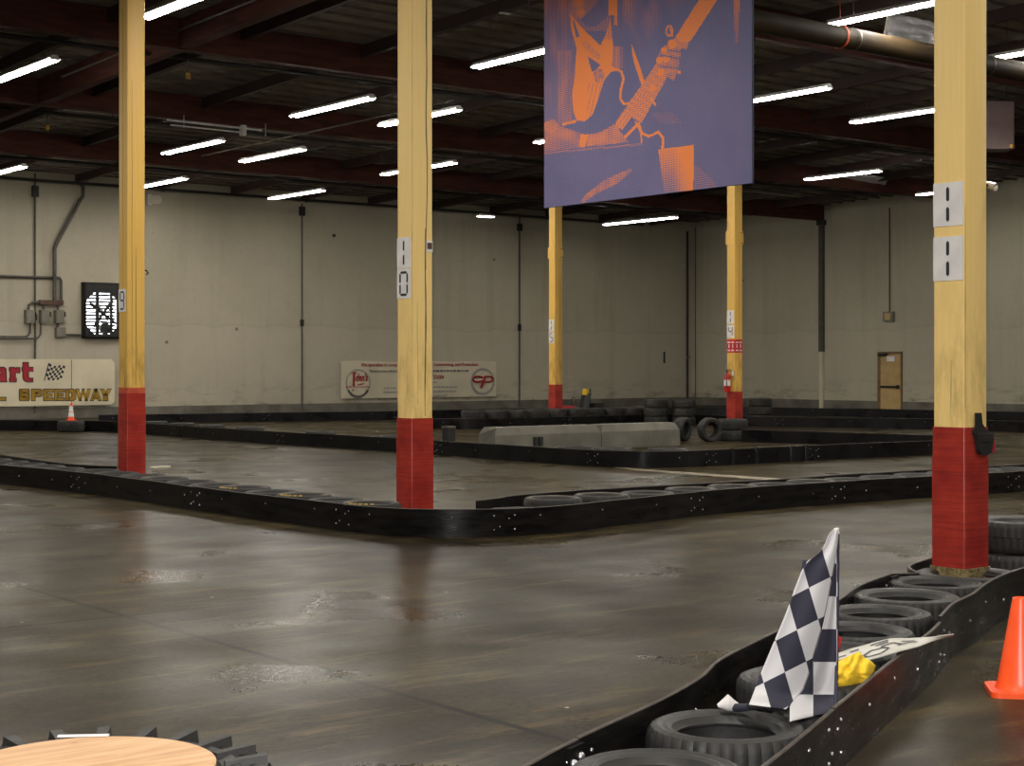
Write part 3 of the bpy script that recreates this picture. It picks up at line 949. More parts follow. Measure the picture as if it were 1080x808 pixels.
# --- middle barrier: left leg, rounded corner, right leg (x,y world)
GA = 'middle barrier panels'
pA = Path([(8.5, 26.5), (8.6, 23.5), (8.85, 20.8), (8.9, 18.8), (8.88, 16.5), (8.95, 14.9), (9.0, 14.0), (9.12, 13.4), (9.4, 13.0), (9.85, 12.75), (10.3, 12.66), (10.8, 12.67), (11.37, 12.79),
           (12.35, 12.96), (13.3, 13.12), (14.3, 13.18), (15.5, 13.15), (17.3, 13.05), (19, 12.9), (21.5, 12.8)])
run(pA, [(8.87, 20.75), (8.89, 17.3), (9.0, 14.2), (9.95, 12.72), (13.0, 13.08), (15.5, 13.15), (18.85, 12.9)], 1,
    ['long black panel of the middle barrier at the left edge of the track',
     'black panel of the middle barrier standing in front of post nine',
     'black panel of the middle barrier running from post nine towards post ten',
     'rounded shiny black corner panel in front of post ten',
     'black panel of the middle barrier just right of the rounded corner',
     'black panel of the middle barrier midway between posts ten and eleven',
     'black panel of the middle barrier disappearing behind the nearest post',
     'black panel of the middle barrier at the right edge beyond the nearest post'], GA, jp=False)
pAi = Path([(9.62, 26), (9.55, 24.3), (9.5, 22.6), (9.62, 21.9), (9.8, 21.5)])
run(pAi, [], -1, ['rear panel behind the middle barrier\'s tyres, left of post nine'], GA)
pAj = Path([(10.3, 13.66), (10.6, 13.74), (11.1, 13.95), (12.0, 14.08), (12.9, 14.05), (14.8, 13.92), (16.5, 13.92), (17.7, 13.88), (19.5, 13.8), (21.5, 13.7)])
run(pAj, [(13.6, 13.98), (17.0, 13.9)], -1, ['rear panel behind the tyres right of post ten, nearest to that post', 'rear panel of the middle barrier halfway towards the nearest post',
                                          'rear panel of the middle barrier behind the nearest post'], GA)

# --- near barrier
GB = 'near barrier panels'
pBl = Path([(2.2, 3.95), (3.0, 4.22), (3.6, 4.5), (3.98, 4.69), (4.83, 5.06), (5.31, 5.31), (5.67, 5.55), (6.39, 5.9), (7.02, 6.19), (7.63, 6.48), (8.3, 6.85), (8.92, 7.10), (9.25, 7.17), (9.45, 7.27), (9.58, 7.43), (9.72, 7.57), (9.93, 7.67), (10.3, 7.8), (10.7, 8.0), (11.6, 8.15), (12.5, 8.2)])
run(pBl, [(4.05, 4.72), (8.92, 7.09)], 1,
    ['left panel of the near barrier at the bottom edge', 'long left panel of the near barrier behind the chequered flag', 'left panel of the near barrier curving round the nearest post'], GB, drop=(2, .225))
# bracket with two large bolts on the inner face
s = pBl.nearest(4.0, 4.7); p, d = pBl.at(s); nr = Vector((d.y, -d.x))
root = thing('joint_bracket', 'steel-edged joint bracket with two big bolts inside the near barrier', 'bracket', (p.x, p.y, 0))
mb = MB(); q = p + nr * (PLT / 2 + .001); A = q - d * .05; B = q + d * .08
mb.prism3([(A.x, A.y, .06), (B.x, B.y, .06), (B.x, B.y, .262), (A.x, A.y, .262)], (nr.x * .016, nr.y * .016, 0)); part('plate', mb, M['hdpe_far'], root)
bm_ = bolt_mesh(.019)
for ds, z in ((-.02, .2), (.045, .215), (-.02, .1), (.045, .1)):
    q = p + d * ds + nr * (PLT / 2 + .017)
    b = link('bolt', bm_, (q.x - p.x, q.y - p.y, z), root); b.rotation_euler = Vector((nr.x, nr.y, 0)).to_track_quat('Z', 'Y').to_euler()
s = pBl.nearest(8.92, 7.09); p, d = pBl.at(s); nr = Vector((d.y, -d.x))
root = thing('joint_bracket', 'small joint bracket with two bolts left of the nearest post\'s tyre', 'bracket', (p.x, p.y, 0))
mb = MB(); q = p + nr * (PLT / 2 + .001); A = q - d * .05; B = q + d * .08
mb.prism3([(A.x, A.y, .06), (B.x, B.y, .06), (B.x, B.y, .262), (A.x, A.y, .262)], (nr.x * .016, nr.y * .016, 0)); part('plate', mb, M['hdpe_far'], root)
for ds, z in ((-.01, .2), (.045, .21)):
    q = p + d * ds + nr * (PLT / 2 + .017)
    b = link('bolt', bm_, (q.x - p.x, q.y - p.y, z), root); b.rotation_euler = Vector((nr.x, nr.y, 0)).to_track_quat('Z', 'Y').to_euler()

pBr = Path([(3.0, 3.35), (4.27, 3.97), (5.3, 4.5), (6.29, 5.0), (7.17, 5.44), (7.6, 5.68), (7.97, 5.88), (8.36, 6.03), (8.78, 6.24), (9.19, 6.42), (9.68, 6.58), (10.6, 6.75), (11.5, 6.82), (12.5, 6.85)])
js = [0, pBr.nearest(5.25, 4.47), pBr.nearest(7.45, 5.6), pBr.L]
bl = seam_bolts(pBr, js[1:-1], .55)
for i, lb in enumerate(('right panel of the near barrier at the bottom, beside the nearest tyres', 'right panel of the near barrier under the white lettered flag',
                        'right panel of the near barrier behind the orange cone')):
    panel(pBr, js[i], js[i + 1], 1, lb, GB, bolts=bl, seed=20 + i, h=PLH + (.03 if i == 2 else 0), step=.07)

# --- far island barrier
GC = 'far island barrier panels'
pC = Path([(13.5, 43.2), (15.75, 41.7), (17.3, 39.7), (17.66, 38.6), (17.65, 36.5), (17.65, 31), (17.95, 26.7), (17.95, 22.8), (17.95, 21.2), (18.05, 20.4), (18.35, 19.8), (18.9, 19.5), (19.5, 19.42), (20.8, 19.42),
           (22.6, 19.44), (24.3, 19.3), (26.2, 19.3), (26.9, 19.6), (27.3, 20.3), (27.25, 21.3), (26.95, 23), (26.55, 24.6), (26.45, 25.2)])
run(pC, [(17.0, 40.1), (17.65, 35.5), (17.7, 30.5), (17.95, 25), (18.0, 20.6), (19.6, 19.42), (22.3, 19.44), (26.9, 19.6)], 1,
    ['far barrier panel at the left edge below the speedway sign', 'far barrier panel right behind post nine',
     'far barrier panel right of post nine, with dusty top', 'far barrier panel midway between posts nine and ten', 'far barrier panel just right of post ten, before the grey blocks',
     'rounded shiny corner panel in front of the grey concrete blocks', 'far barrier panel right of the far rounded corner', 'far barrier panel with bright reflections left of the nearest post',
     'side panel of the far island leading back to the tyre stack'], GC, M['hdpe_far'], every=1.6, seed=40)

isl = [o_ for o_ in COL.objects if o_.get('label') == 'far barrier panel with bright reflections left of the nearest post'][0]
isl2 = [o_ for o_ in COL.objects if o_.get('label') == 'far barrier panel right of the far rounded corner'][0]
for px_, par in ((758, isl2), (785, isl2), (825, isl), (842, isl)):
    q_ = at_h(px_, 489.5 - (px_ - 758) * .045, 0)
    mb = MB(); mb.tube([(q_.x, 19.44, .0), (q_.x, 19.44, .285)], .05, 16); part('glint_rib', mb, M['hdpe_gloss'], par, 40)  # round ribs added to the panels to catch glints from the flash

# --- barriers along the back
GD = 'back barrier panels'
pE = Path([(19.6, 44.2), (22, 43.6), (24.5, 43.1), (28.6, 42.1), (30.5, 42.2), (34, 41.8), (37.5, 40.6), (40.5, 38.2), (42.2, 35), (43, 31), (43.6, 27), (44.2, 22)])
run(pE, [(24.5, 43.1), (28.6, 42.1), (34, 41.8), (40.5, 38.2), (43, 31)], 1,
    ['back barrier panel under the wall right of post nine', 'back barrier panel below the small sponsor banner\'s left half', 'back barrier panel hidden behind post ten\'s right',
     'back barrier panel below the far wall corner', 'back barrier panel along the right wall, left of the tan door', 'back barrier panel in front of the tan door'], GD, M['hdpe_far'], every=2, seed=60)
pD = Path([(33.2, 35.0), (33.3, 33), (33.45, 31.2), (34.5, 29), (35.6, 26.9), (35.7, 24.6), (35.6, 20)])
run(pD, [(33.6, 30.6), (35.65, 26.4)], 1,
    ['barrier panel behind and right of the post with the extinguisher', 'barrier panel in the far right, below the tan door', 'barrier panel at the right edge behind the nearest post'], GD, M['hdpe_far'], every=2, seed=80)
pF = Path([(25.3, 35.6), (25.6, 35.0), (26.2, 34.6), (28, 34.5), (31, 34.5), (33.2, 34.7)])
run(pF, [(29.2, 34.5)], 1, ['barrier panel right of post ten, behind the grey bin', 'barrier panel behind the grey concrete blocks'], GD, M['hdpe_far'], every=2, seed=90)

# ------------------------------------------------------------------ tyres
def tyre_mesh(name, R=.33, W=.2, rim=.2, n=72, tread=True, mats=None, pale=None, gap=None):
    p = [(rim + .008, .04), (rim + .02, .016), (rim + .05, .005), (R - .045, .0), (R - .02, .010), (R - .006, .03), (R - .001, .055), (R, W / 2 - .008), (R - .006, W / 2 - .004),
         (R - .006, W / 2 + .004), (R, W / 2 + .008), (R - .001, W - .055), (R - .006, W - .03), (R - .02, W - .010), (R - .045, W), (rim + .075, W - .001), (rim + .055, W - .009), (rim + .04, W - .006), (rim + .02, W - .016), (rim + .008, W - .04),
         (rim, W - .045), (rim + .002, W - .055), (rim + .05, W - .035), (R - .03, W - .055), (R - .022, W / 2), (R - .03, .055), (rim + .05, .035), (rim + .002, .055), (rim, .045)]
    mb = MB(); m = len(p)
    for i, (r, z) in enumerate(p):
        for k in range(n):
            a = 2 * pi * k / n; rr = r
            if tread and 4 <= i <= 13:
                ph = k if i < 9 else k + 1
                if ph % 3 == 0 and r > R - .03: rr = r - (.011 if i in (5, 6, 11, 12) else .006)
            mb.v.append((rr * cos(a), rr * sin(a), z))
    for i in range(m):
        j = (i + 1) % m
        for k in range(n):
            if gap and gap[0] < 360 * (k + .5) / n < gap[1]: continue
            mb.f.append((i * n + k, i * n + (k + 1) % n, j * n + (k + 1) % n, j * n + k))
            mb.mi.append(1 if (pale and 14 <= i <= 16) else 0)
    return mb.mesh(name, mats or [M['rubber'], M['pale_ring']], smooth=32)


T_LOW = tyre_mesh('tyre_low', .33, .2, .205, 60)
T_NEAR = tyre_mesh('tyre_near', .33, .245, .205, 108)
T_NEARB = tyre_mesh('tyre_near_wide', .355, .25, .215, 108)
T_MID = tyre_mesh('tyre_middle', .325, .265, .2, 60, mats=[M['rubber_dusty'], M['pale_ring']])
T_MIDP = tyre_mesh('tyre_middle_pale', .325, .275, .2, 60, mats=[M['rubber_dusty'], M['pale_ring']], pale=True)
T_POST = tyre_mesh('tyre_round_post', .39, .215, .235, 108, gap=(2, 90))
T_FAR = tyre_mesh('tyre_far', .345, .245, .2, 36, mats=[M['rubber_dusty'], M['pale_ring']])


def letters_mesh():
    """raised yellow lettering blocks on the sidewall arc"""
    mb = MB()
    for k in range(5):
        a = radians(52 + 13 * k); r0, r1 = .262, .293
        da = radians(3.6)
        for (b0, b1, q0, q1) in ((-1, -.45, r0, r1), (-1, 1, r1 - .009, r1), (-1, 1, r0, r0 + .009), (.45, 1, r0, r1 if k % 2 else (r0 + r1) / 2)):
            pts = [(q0, a + b0 * da), (q1, a + b0 * da), (q1, a + b1 * da), (q0, a + b1 * da)]
            P = [(r * cos(t), r * sin(t)) for r, t in pts]
            mb.prism(P, .27, .2785)
    return mb.mesh('lettering', M['lettering_y'])


LET = letters_mesh()


def tyre(me, x, y, z, lab, group, rz=0, tilt=0, tdir=0, letters=False):
    o = link('tyre', me, (x, y, z)); o.rotation_euler = (tilt * cos(tdir), tilt * sin(tdir), rz)
    tag(o, lab, 'tyre', group)
    if letters:
        l_ = link('lettering', LET, (0, 0, 0), o); l_['label'] = 'yellow raised lettering'
    return o


GT = 'tyres in the near barrier'
for i, (x, y, me, lab, rz) in enumerate((
        (4.07, 4.30, T_NEAR, 'black tyre cut off by the bottom edge, nearest in the near barrier', .1),
        (4.78, 4.64, T_NEAR, 'large black tyre lying flat left of the chequered flag\'s foot', .4),
        (5.82, 5.13, T_NEAR, 'black tyre half hidden behind the chequered flag', .7),
        (6.45, 5.49, T_NEAR, 'black tyre under the yellow flag', 1.1),
        (7.06, 5.86, T_NEAR, 'black tyre just beyond the yellow flag and white lettered flag', .3),
        (7.69, 6.22, T_NEAR, 'third black tyre back from the nearest post\'s tyre', .8),
        (8.35, 6.53, T_NEARB, 'second black tyre back from the tyre round the nearest post', .2),
        (9.06, 6.83, T_NEAR, 'black tyre touching the tyre round the nearest post, with pale dusty rim', .5),
        (9.83, 7.12, T_POST, 'split tyre hugging the foot of the nearest post', .07),
        (10.98, 7.45, T_NEARB, 'large black tyre right of the nearest post at the frame edge', .6))):
    tyre(me, x, y, 0, lab, GT, rz)
# a second tyre lying on the one beyond the post, as in the stack at the frame edge
tyre(T_NEARB, 11.02, 7.5, .251, 'black tyre stacked on top right of the nearest post', GT, .2)

GL = 'tyres in the middle barrier'
ys = [14.25 + .685 * k for k in range(17)]
k = 0
for yy in ys:
    if abs(yy - POSTY[9]) < .0: continue
    k += 1
    letter = k in (1, 3, 5)
    x = 9.35 + .02 * sin(k * 3) - (.03 if yy > 20 else 0)
    if yy > 21.2: x = 9.12
    tyre(T_MIDP if letter or k in (8,) else T_MID, x, yy, 0.0, '%s dusty tyre left of post ten in the row towards post nine%s' % (ORD[k - 1], ', yellow lettered' if letter else ''), GL, rz=2.2 + .2 * sin(k), letters=letter)
k = 0
for i in range(14):
    xx = 10.55 + .70 * i
    yy = 13.28 if i == 0 else 13.53
    tyre(T_LOW if i == 0 else T_MIDP if i in (1, 2, 4, 5, 7) else T_MID, xx, yy, 0.0, '%s dusty tyre right of post ten in the row towards the nearest post' % ORD[i], GL, rz=i * 1.3)
tyre(T_LOW, 10.07 - .32, 13.45, 0, 'dusty tyre inside the rounded corner, in front of post ten', GL, rz=.4)

GS = 'tyres in the stacks at the back'
k = 0
for i in range(10):
    xx = 26.35 + .72 * i
    nn = 2
    for j in range(nn):
        tyre(T_FAR, xx + .012 * sin(i * 5 + j * 2), 35.05 + .05 * cos(i * 3 + j), .246 * j,
             '%s tyre of the %s stack from the left, behind the grey blocks' % (('bottom', 'top')[j], ORD[i]), GS, rz=i + j)
for q, (px, py, n3) in enumerate(((692, 437.5, 3), (721, 436, 3), (802, 437, 3))):
    b = at_h(px, py + 6, 0)
    b = at_z(px, 430, 46.5 if q < 2 else 48.0)
    for j in range(n3):
        tyre(T_FAR, b.x, b.y, .246 * j, '%s tyre of the three-high stack %s' % (('bottom', 'middle', 'top')[j],
             ('left of the far wall corner', 'below the far wall corner', 'just right of the post with the extinguisher')[q]), GS, rz=q + j)
# stack at the island's far end and two tyres on edge beside it
b = at_h(774, 465.5, 0)
bx, by = b.x + .25, b.y + .28
for j in range(2):
    tyre(T_FAR, bx, by, .246 * j, '%s tyre of the two-high stack in front of the extinguisher post' % ('bottom', 'top')[j], GS, rz=j)
for q, (px, lab) in enumerate(((746, 'tyre standing on edge beside the two-high stack'), (729, 'tyre standing on edge against the grey block\'s right end'))):
    b = at_h(px, 466, 0)
    o = tyre(T_FAR, b.x + .1 - .08 * q, b.y + .12 + .34 * q, .345, lab, GS)
    o.rotation_euler = (pi / 2 + .05, 0, radians(20 if q else -12)); o.scale = (.8, .8, 1)
    o.location.z = .345 * .8
GK = 'tyres in the far island barrier'
for i, (xx, yy) in enumerate(((18.55, 20.7), (19.2, 20.05), (18.42, 21.6))):
    tyre(T_MID, xx, yy, .0, '%s tyre showing over the far rounded corner, from the left' % ORD[(1, 2, 0)[i]], GK).scale = (1.05, 1.05, 1.12)
for i, yy in enumerate((27.2, 29.9, 33.0, 34.9, 36.4, 37.9)):
    tyre(T_MID, 18.33, yy, .0, '%s dusty tyre along the far barrier left of post ten, counted from it' % ORD[i], GK).scale = (1, 1, 1.1)

# ------------------------------------------------------------------ concrete blocks, bin, kart
def jersey(x0, x1, y, lab):
    root = thing('concrete_block', lab, 'concrete block', ((x0 + x1) / 2, y, 0), 'grey concrete blocks')
    h = .49; mb = MB()
    sec = [(-.29, 0), (.29, 0), (.29, .05), (.27, h - .15), (.2, h), (-.2, h), (-.27, h - .15), (-.29, .05)]
    c = .09
    A = [(x0 + (c if z > h - .01 else 0), y + u, z) for u, z in sec]; B = [(x1 - (c if z > h - .01 else 0), y + u, z) for u, z in sec]
    n = len(sec)
    mb.add(A + B, [tuple(range(n)), tuple(range(2 * n - 1, n - 1, -1))] + [(i, (i + 1) % n, n + (i + 1) % n, n + i) for i in range(n)])
    part('block', mb, M['jersey'], root)
    return root


jl = jersey(19.25, 22.0, 25.2, 'left of two long grey concrete blocks, with a dark slot')
jersey(22.02, 24.25, 25.2, 'right of two long grey concrete blocks, beside the upright tyres')
a = at_y(563, 461, 24.9); b = at_y(572, 470, 24.9)
mb = MB(); mb.box((a.x, 24.87, max(.03, b.z)), ((a.x + b.x) / 2 - .02, 24.925, a.z)); mb.box(((a.x + b.x) / 2 + .02, 24.87, max(.03, b.z)), (b.x, 24.925, a.z)); part('slot', mb, M['black'], jl, None, 'dark lifting slot')

b0 = at_h(466, 468, 0); Zb = .62 * b0.x + .785 * b0.y
p0 = at_z(465.5, 466, 33.0); p1 = at_z(481, 450, 33.0)
bx, by = (p0.x + p1.x) / 2, (p0.y + p1.y) / 2
root = thing('bin', 'small dark grey bin just right of post ten, behind the far barrier', 'bin', (bx, by, 0))
mb = MB(); zt = p1.z
mb.add([(bx - .09, by - .09, 0), (bx + .09, by - .09, 0), (bx + .09, by + .09, 0), (bx - .09, by + .09, 0), (bx - .1, by - .1, zt), (bx + .1, by - .1, zt), (bx + .1, by + .1, zt), (bx - .1, by + .1, zt)],
       [(0, 3, 2, 1), (4, 5, 6, 7), (0, 1, 5, 4), (1, 2, 6, 5), (2, 3, 7, 6), (3, 0, 4, 7)])
part('body', mb, M['black'], root)
mb = MB(); mb.rbox(bx, by, .225, .225, zt - .03, zt + .012, .03, 3); part('rim', mb, M['conduit'], root, 40)

kp = at_z(612, 426, 52.0)
kx, ky = kp.x, kp.y
root = thing('go_kart', 'dark go-kart with yellow seat top parked behind the back tyre stacks', 'go-kart', (kx, ky, 0))
mb = MB(); mb.tube([(kx - .75, ky - .3, .1), (kx + .7, ky - .3, .1), (kx + .75, ky, .1), (kx + .7, ky + .3, .1), (kx - .75, ky + .3, .1), (kx - .8, ky, .1), (kx - .75, ky - .3, .1)], .025, 8); mb.box((kx - .6, ky - .28, .08), (kx + .3, ky + .28, .1)); part('frame', mb, M['black'], root, 40)
for dx, dy in ((-.5, -.55), (-.5, .55), (.5, -.6), (.5, .6)):
    mb = MB(); mb.lathe([(.06, -.08), (.12, -.09), (.14, -.07), (.14, .07), (.12, .09), (.06, .08)], (kx + dx, ky + dy, .14), 16, axis='y', closed=True); part('wheel', mb, M['rubber'], root, 40)
mb = MB(); mb.prism3([(kx - .9, ky - .45, .12), (kx - .9, ky + .45, .12), (kx - .62, ky + .35, .42), (kx - .62, ky - .35, .42)], (.12, 0, 0)); part('nose', mb, M['redink'], root)
mb = MB()
for sg in (-1, 1): mb.box((kx - .5, ky + sg * .45 - .1, .12), (kx + .45, ky + sg * .45 + .1, .32))
part('side_pod', mb, M['black'], root)
mb = MB(); mb.grid(8, 10, lambda u, v: (kx + .12 + .12 * v + .03 * cos(u * pi * 2), ky + .24 * (2 * u - 1), .2 + .62 * v + .08 * abs(2 * u - 1) * (1 - v))); mb.box((kx - .3, ky - .22, .14), (kx + .16, ky + .22, .22)); part('seat', mb, M['black'], root)
mb = MB(); mb.box((kx + .17, ky - .1, .76), (kx + .28, ky + .1, .86)); mb.rbox(kx + .23, ky, .14, .18, .86, .96, .05, 3); part('headrest', mb, M['yellowcloth'], root, None, 'yellow headrest')
mb = MB(); mb.box((kx + .35, ky - .3, .12), (kx + .75, ky + .2, .5)); mb.tube([(kx + .6, ky + .2, .3), (kx + .6, ky + .2, .95)], .02, 6); part('engine', mb, M['blackpipe'], root)
mb = MB(); mb.lathe([(.13, -.012), (.145, 0), (.13, .012), (.118, 0)], (kx - .28, ky, .55), 20, axis='x', closed=True); mb.tube([(kx - .28, ky, .55), (kx - .6, ky, .3)], .015, 6); part('steering_wheel', mb, M['black'], root, 40)

# ------------------------------------------------------------------ cones
def cone(x, y, z, h, lab, collars=False, rot=.2):
    root = thing('traffic_cone', lab, 'traffic cone', (x, y, z))
    k = h / .52
    kr = k * (.72 if collars else 1.0)
    mb = MB(); c, s = cos(rot), sin(rot); W = .175 * kr
    pts = []
    for qx, qy, a0 in ((1, 1, 0), (-1, 1, pi / 2), (-1, -1, pi), (1, -1, 1.5 * pi)):
        for j in range(5):
            a = a0 + pi / 2 * j / 4; r = .05 * k
            u, v = qx * (W - r) + r * cos(a), qy * (W - r) + r * sin(a)
            pts.append((x + u * c - v * s, y + u * s + v * c))
    mb.prism(pts, z, z + .028 * k); part('base', mb, M['orange'], root)
    mb = MB(); mb.lathe([(.138 * kr, .026 * k), (.13 * kr, .04 * k), (.122 * kr, .07 * k), (.046 * kr, .50 * k), (.043 * kr, .515 * k), (.036 * kr, .52 * k), (.03 * kr, .515 * k), (.03 * kr, .47 * k)], (x, y, z), 40); part('body', mb, M['orange'], root, 40)
    if collars:
        for a, b, nm in ((.12, .25, 1), (.27, .43, 2)):
            f = lambda t: .122 - .076 * (t - .07) / .43 + .004
            mb = MB(); mb.lathe([(f(a) * kr, a * k), (f(b) * kr, b * k)], (x, y, z), 24); part('collar', mb, M['whitepaint'], root, 40, 'white reflective collar')


b = at_h(1076.5, 731, 0)
cone(b.x, b.y, 0, .5, 'plain orange traffic cone on the floor at the right edge', False, .75)
b = at_h(75, 443.5, .29)
cone(b.x, b.y, .285, .46, 'small orange cone with two white collars below the speedway sign', True)
tyre(T_FAR, b.x, b.y, .0, 'tyre carrying the small white collared cone', GK).scale = (1, 1, 1.16)

# ------------------------------------------------------------------ tractor tyre table
cx_, cy_ = at_h(92, 811, .41).x, at_h(92, 811, .41).y
R, W, RIM = .6, .40, .405
mb = MB()
prof = [(RIM, .05), (RIM + .03, .015), (RIM + .08, .0), (R - .1, .03), (R - .045, .07), (R - .035, W / 2), (R - .045, W - .07), (R - .09, W - .025), (RIM + .08, W + .0), (RIM + .03, W - .015), (RIM, W - .05), (RIM + .06, W - .08), (R - .12, W / 2), (RIM + .06, .08)]
mb.lathe(prof, (cx_, cy_, 0), 96, closed=True)
N = 22
for k in range(N):
    for hf in (0, 1):
        a0 = 2 * pi * (k + .5 * hf) / N + .06
        # chevron lug: from the shoulder towards the middle of the tread
        st = []
        for t in (0, .35, .7, 1):
            ang = a0 + .30 * t; z = (W - .008) - (W * .55) * t if hf else .008 + W * .55 * t
            st.append((ang, z, R - .10 + (.075 if t > .2 else .06) * min(1, t * 4 + .3), R + .018 - (.03 if t == 0 else 0)))
        wd = .055
        vs = []
        for ang, z, r0, r1 in st:
            for r, da in ((r0, -wd), (r0, wd), (r1, wd * .62), (r1, -wd * .62)):
                vs.append((cx_ + r * cos(ang + da), cy_ + r * sin(ang + da), z))
        fs = [(0, 1, 2, 3), (12, 15, 14, 13)]
        for i in range(3):
            for q in range(4): fs.append((i * 4 + q, i * 4 + (q + 1) % 4, i * 4 + 4 + (q + 1) % 4, i * 4 + 4 + q))
        mb.add(vs, fs)
        # shoulder buttress
        ang, z, r0, r1 = st[0]
        zz = z - .005 if not hf else z + .005
        sgn = -1 if not hf else 1
        vs = []
        for r, zo in ((R - .16, .0 if hf else 0), (R - .02, 0)):
            for da in (-wd, wd):
                vs.append((cx_ + r * cos(ang + da), cy_ + r * sin(ang + da), (W - .04 if hf else .04)))
                vs.append((cx_ + r * cos(ang + da * .7), cy_ + r * sin(ang + da * .7), (W + (.004 if r < R - .1 else .018) if hf else (.0))))
        mb.add(vs, [(0, 2, 3, 1), (4, 5, 7, 6), (0, 1, 5, 4), (2, 6, 7, 3), (1, 3, 7, 5), (0, 4, 6, 2)])
solo('tractor_tyre', mb, M['rubber'], 'huge lugged tractor tyre lying flat at the lower left, carrying a plywood disc', 'tyre', (cx_, cy_, 0), None, 28)
mb = MB(); mb.lathe([(.001, .402), (.405, .402), (.41, .405), (.41, .419), (.405, .422), (.001, .422)], (cx_, cy_, 0), 96)
solo('plywood_disc', mb, M['ply'], 'round pale plywood top resting on the tractor tyre', 'table top', (cx_, cy_, .402), None, 30)
a = at_h(61, 777, .424); b = at_h(115, 776, .424)
d = (b - a); t_ = Vector((-d.y, d.x, 0)).normalized() * .012
mb = MB(); mb.prism3([a - t_, b - t_, b + t_, a + t_], (0, 0, .004))
solo('paper_strip', mb, M['white'], 'narrow white strip lying at the back edge of the plywood', 'strip', tuple((a + b) / 2))

# ------------------------------------------------------------------ flags in the near barrier
def zflag(px):
    return 7.08 - (882 - px) * .0034


def fpt(px, py, relief=0):
    return at_z(px, py, zflag(px) + relief - max(0, py - 733) * .0125)


def lerp2(a, b, t): return (a[0] + (b[0] - a[0]) * t, a[1] + (b[1] - a[1]) * t)


def poly_at(pts, t):
    L = [0]
    for a, b in zip(pts, pts[1:]): L.append(L[-1] + sqrt((a[0] - b[0]) ** 2 + (a[1] - b[1]) ** 2))
    s = t * L[-1]
    for i in range(len(pts) - 1):
        if s <= L[i + 1] or i == len(pts) - 2:
            return lerp2(pts[i], pts[i + 1], (s - L[i]) / max(1e-6, L[i + 1] - L[i]))


leftE = [(879, 558.5), (874, 564), (870, 575), (864, 583), (853, 592), (846, 601), (838, 622), (829, 647), (819, 671), (805, 704), (790, 743)]
foldE = [(883, 558), (884, 566), (882, 582), (878, 606), (872, 640), (867, 662), (859, 688), (853, 712), (847, 728), (838, 738), (829, 748)]
rightE = [(883.5, 560), (884.5, 580), (883.5, 610), (883, 650), (883, 690), (882.5, 730), (881, 750)]
foldE2 = [(883, 562), (882.5, 575), (878.5, 606), (872.5, 640), (867.5, 662), (860, 690), (853, 712), (845, 727), (836, 738), (832, 748), (833, 761)]
root = thing('checkered_flag', 'black and white chequered flag hanging on its pole in the near barrier', 'flag', tuple(fpt(880, 752)))
mb = MB(); uvs = []
NU, NV = 22, 44


def patch(A, B, uvfn, rel):
    o = len(mb.v)
    for j in range(NV):
        t = j / (NV - 1); a = poly_at(A, t); b = poly_at(B, t)
        for i in range(NU):
            u = i / (NU - 1); p = lerp2(a, b, u)
            mb.v.append(tuple(fpt(p[0], p[1], rel(u, t)))); uvs.append(uvfn(p))
    for j in range(NV - 1):
        for i in range(NU - 1):
            mb.f.append((o + j * NU + i, o + j * NU + i + 1, o + (j + 1) * NU + i + 1, o + (j + 1) * NU + i)); mb.mi.append(0)


def uv_left(p):
    x, y = p[0] - 853, p[1] - 620
    e2, e1 = (22.3, -11.3), (9.6, 33.2)
    D = e2[0] * e1[1] - e2[1] * e1[0]
    i = (x * e1[1] - y * e1[0]) / D; j = (e2[0] * y - e2[1] * x) / D
    return (i + 20, max(j, -.97) + 20)


def uv_right(p):
    return ((p[0] - 857.5) / 24.6 + 40, (p[1] - 698.2) / 34.6 + 40)


patch(leftE, foldE, uv_left, lambda u, t: .012 * sin(u * 6 + t * 2) + .01 * sin(t * 9) - .05 * sin(u * pi * .5) * t)
patch(foldE2, rightE, uv_right, lambda u, t: .02 * sin(u * pi) * t + .016 - .05 * (1 - u) * t + .012 * sin(u * 9 + t * 3) * t)
me = mb.mesh('cloth', M['checker'], org(root), 75)
uvl = me.uv_layers.new(name='weave')
for lp in me.loops: uvl.data[lp.index].uv = uvs[lp.vertex_index]
cl = link('cloth', me, parent=root)
so = cl.modifiers.new('thickness', 'SOLIDIFY'); so.thickness = .003; so.offset = 0
mb = MB(); mb.tube([fpt(883.5, 560, .02), fpt(883.6, 600, .02), fpt(882.5, 700, .02), fpt(880.5, 756, .02)], .0075, 10); part('pole', mb, M['navy'], root, 40)
mb = MB(); mb.tube([fpt(882, 557.5, .01), fpt(883, 563, .01)], [.012, .011], 10); part('pole_cap', mb, M['white'], root, 40)

root = thing('furled_flag', 'dark navy furled flag standing behind the chequered flag', 'flag', tuple(at_z(836, 725, 7.25)))
mb = MB(); mb.tube([at_z(851.5, 591, 7.3), at_z(849, 610, 7.3), at_z(842, 680, 7.28), at_z(836, 735, 7.24)], [.02, .024, .03, .02], 10); part('cloth', mb, M['navy'], root, 40)
mb = MB(); mb.tube([at_z(855.5, 591, 7.26), at_z(853.5, 594, 7.26), at_z(848, 612, 7.26)], [.008, .012, .01], 8); part('white_hem', mb, M['white'], root, 40, 'white hem at the top')

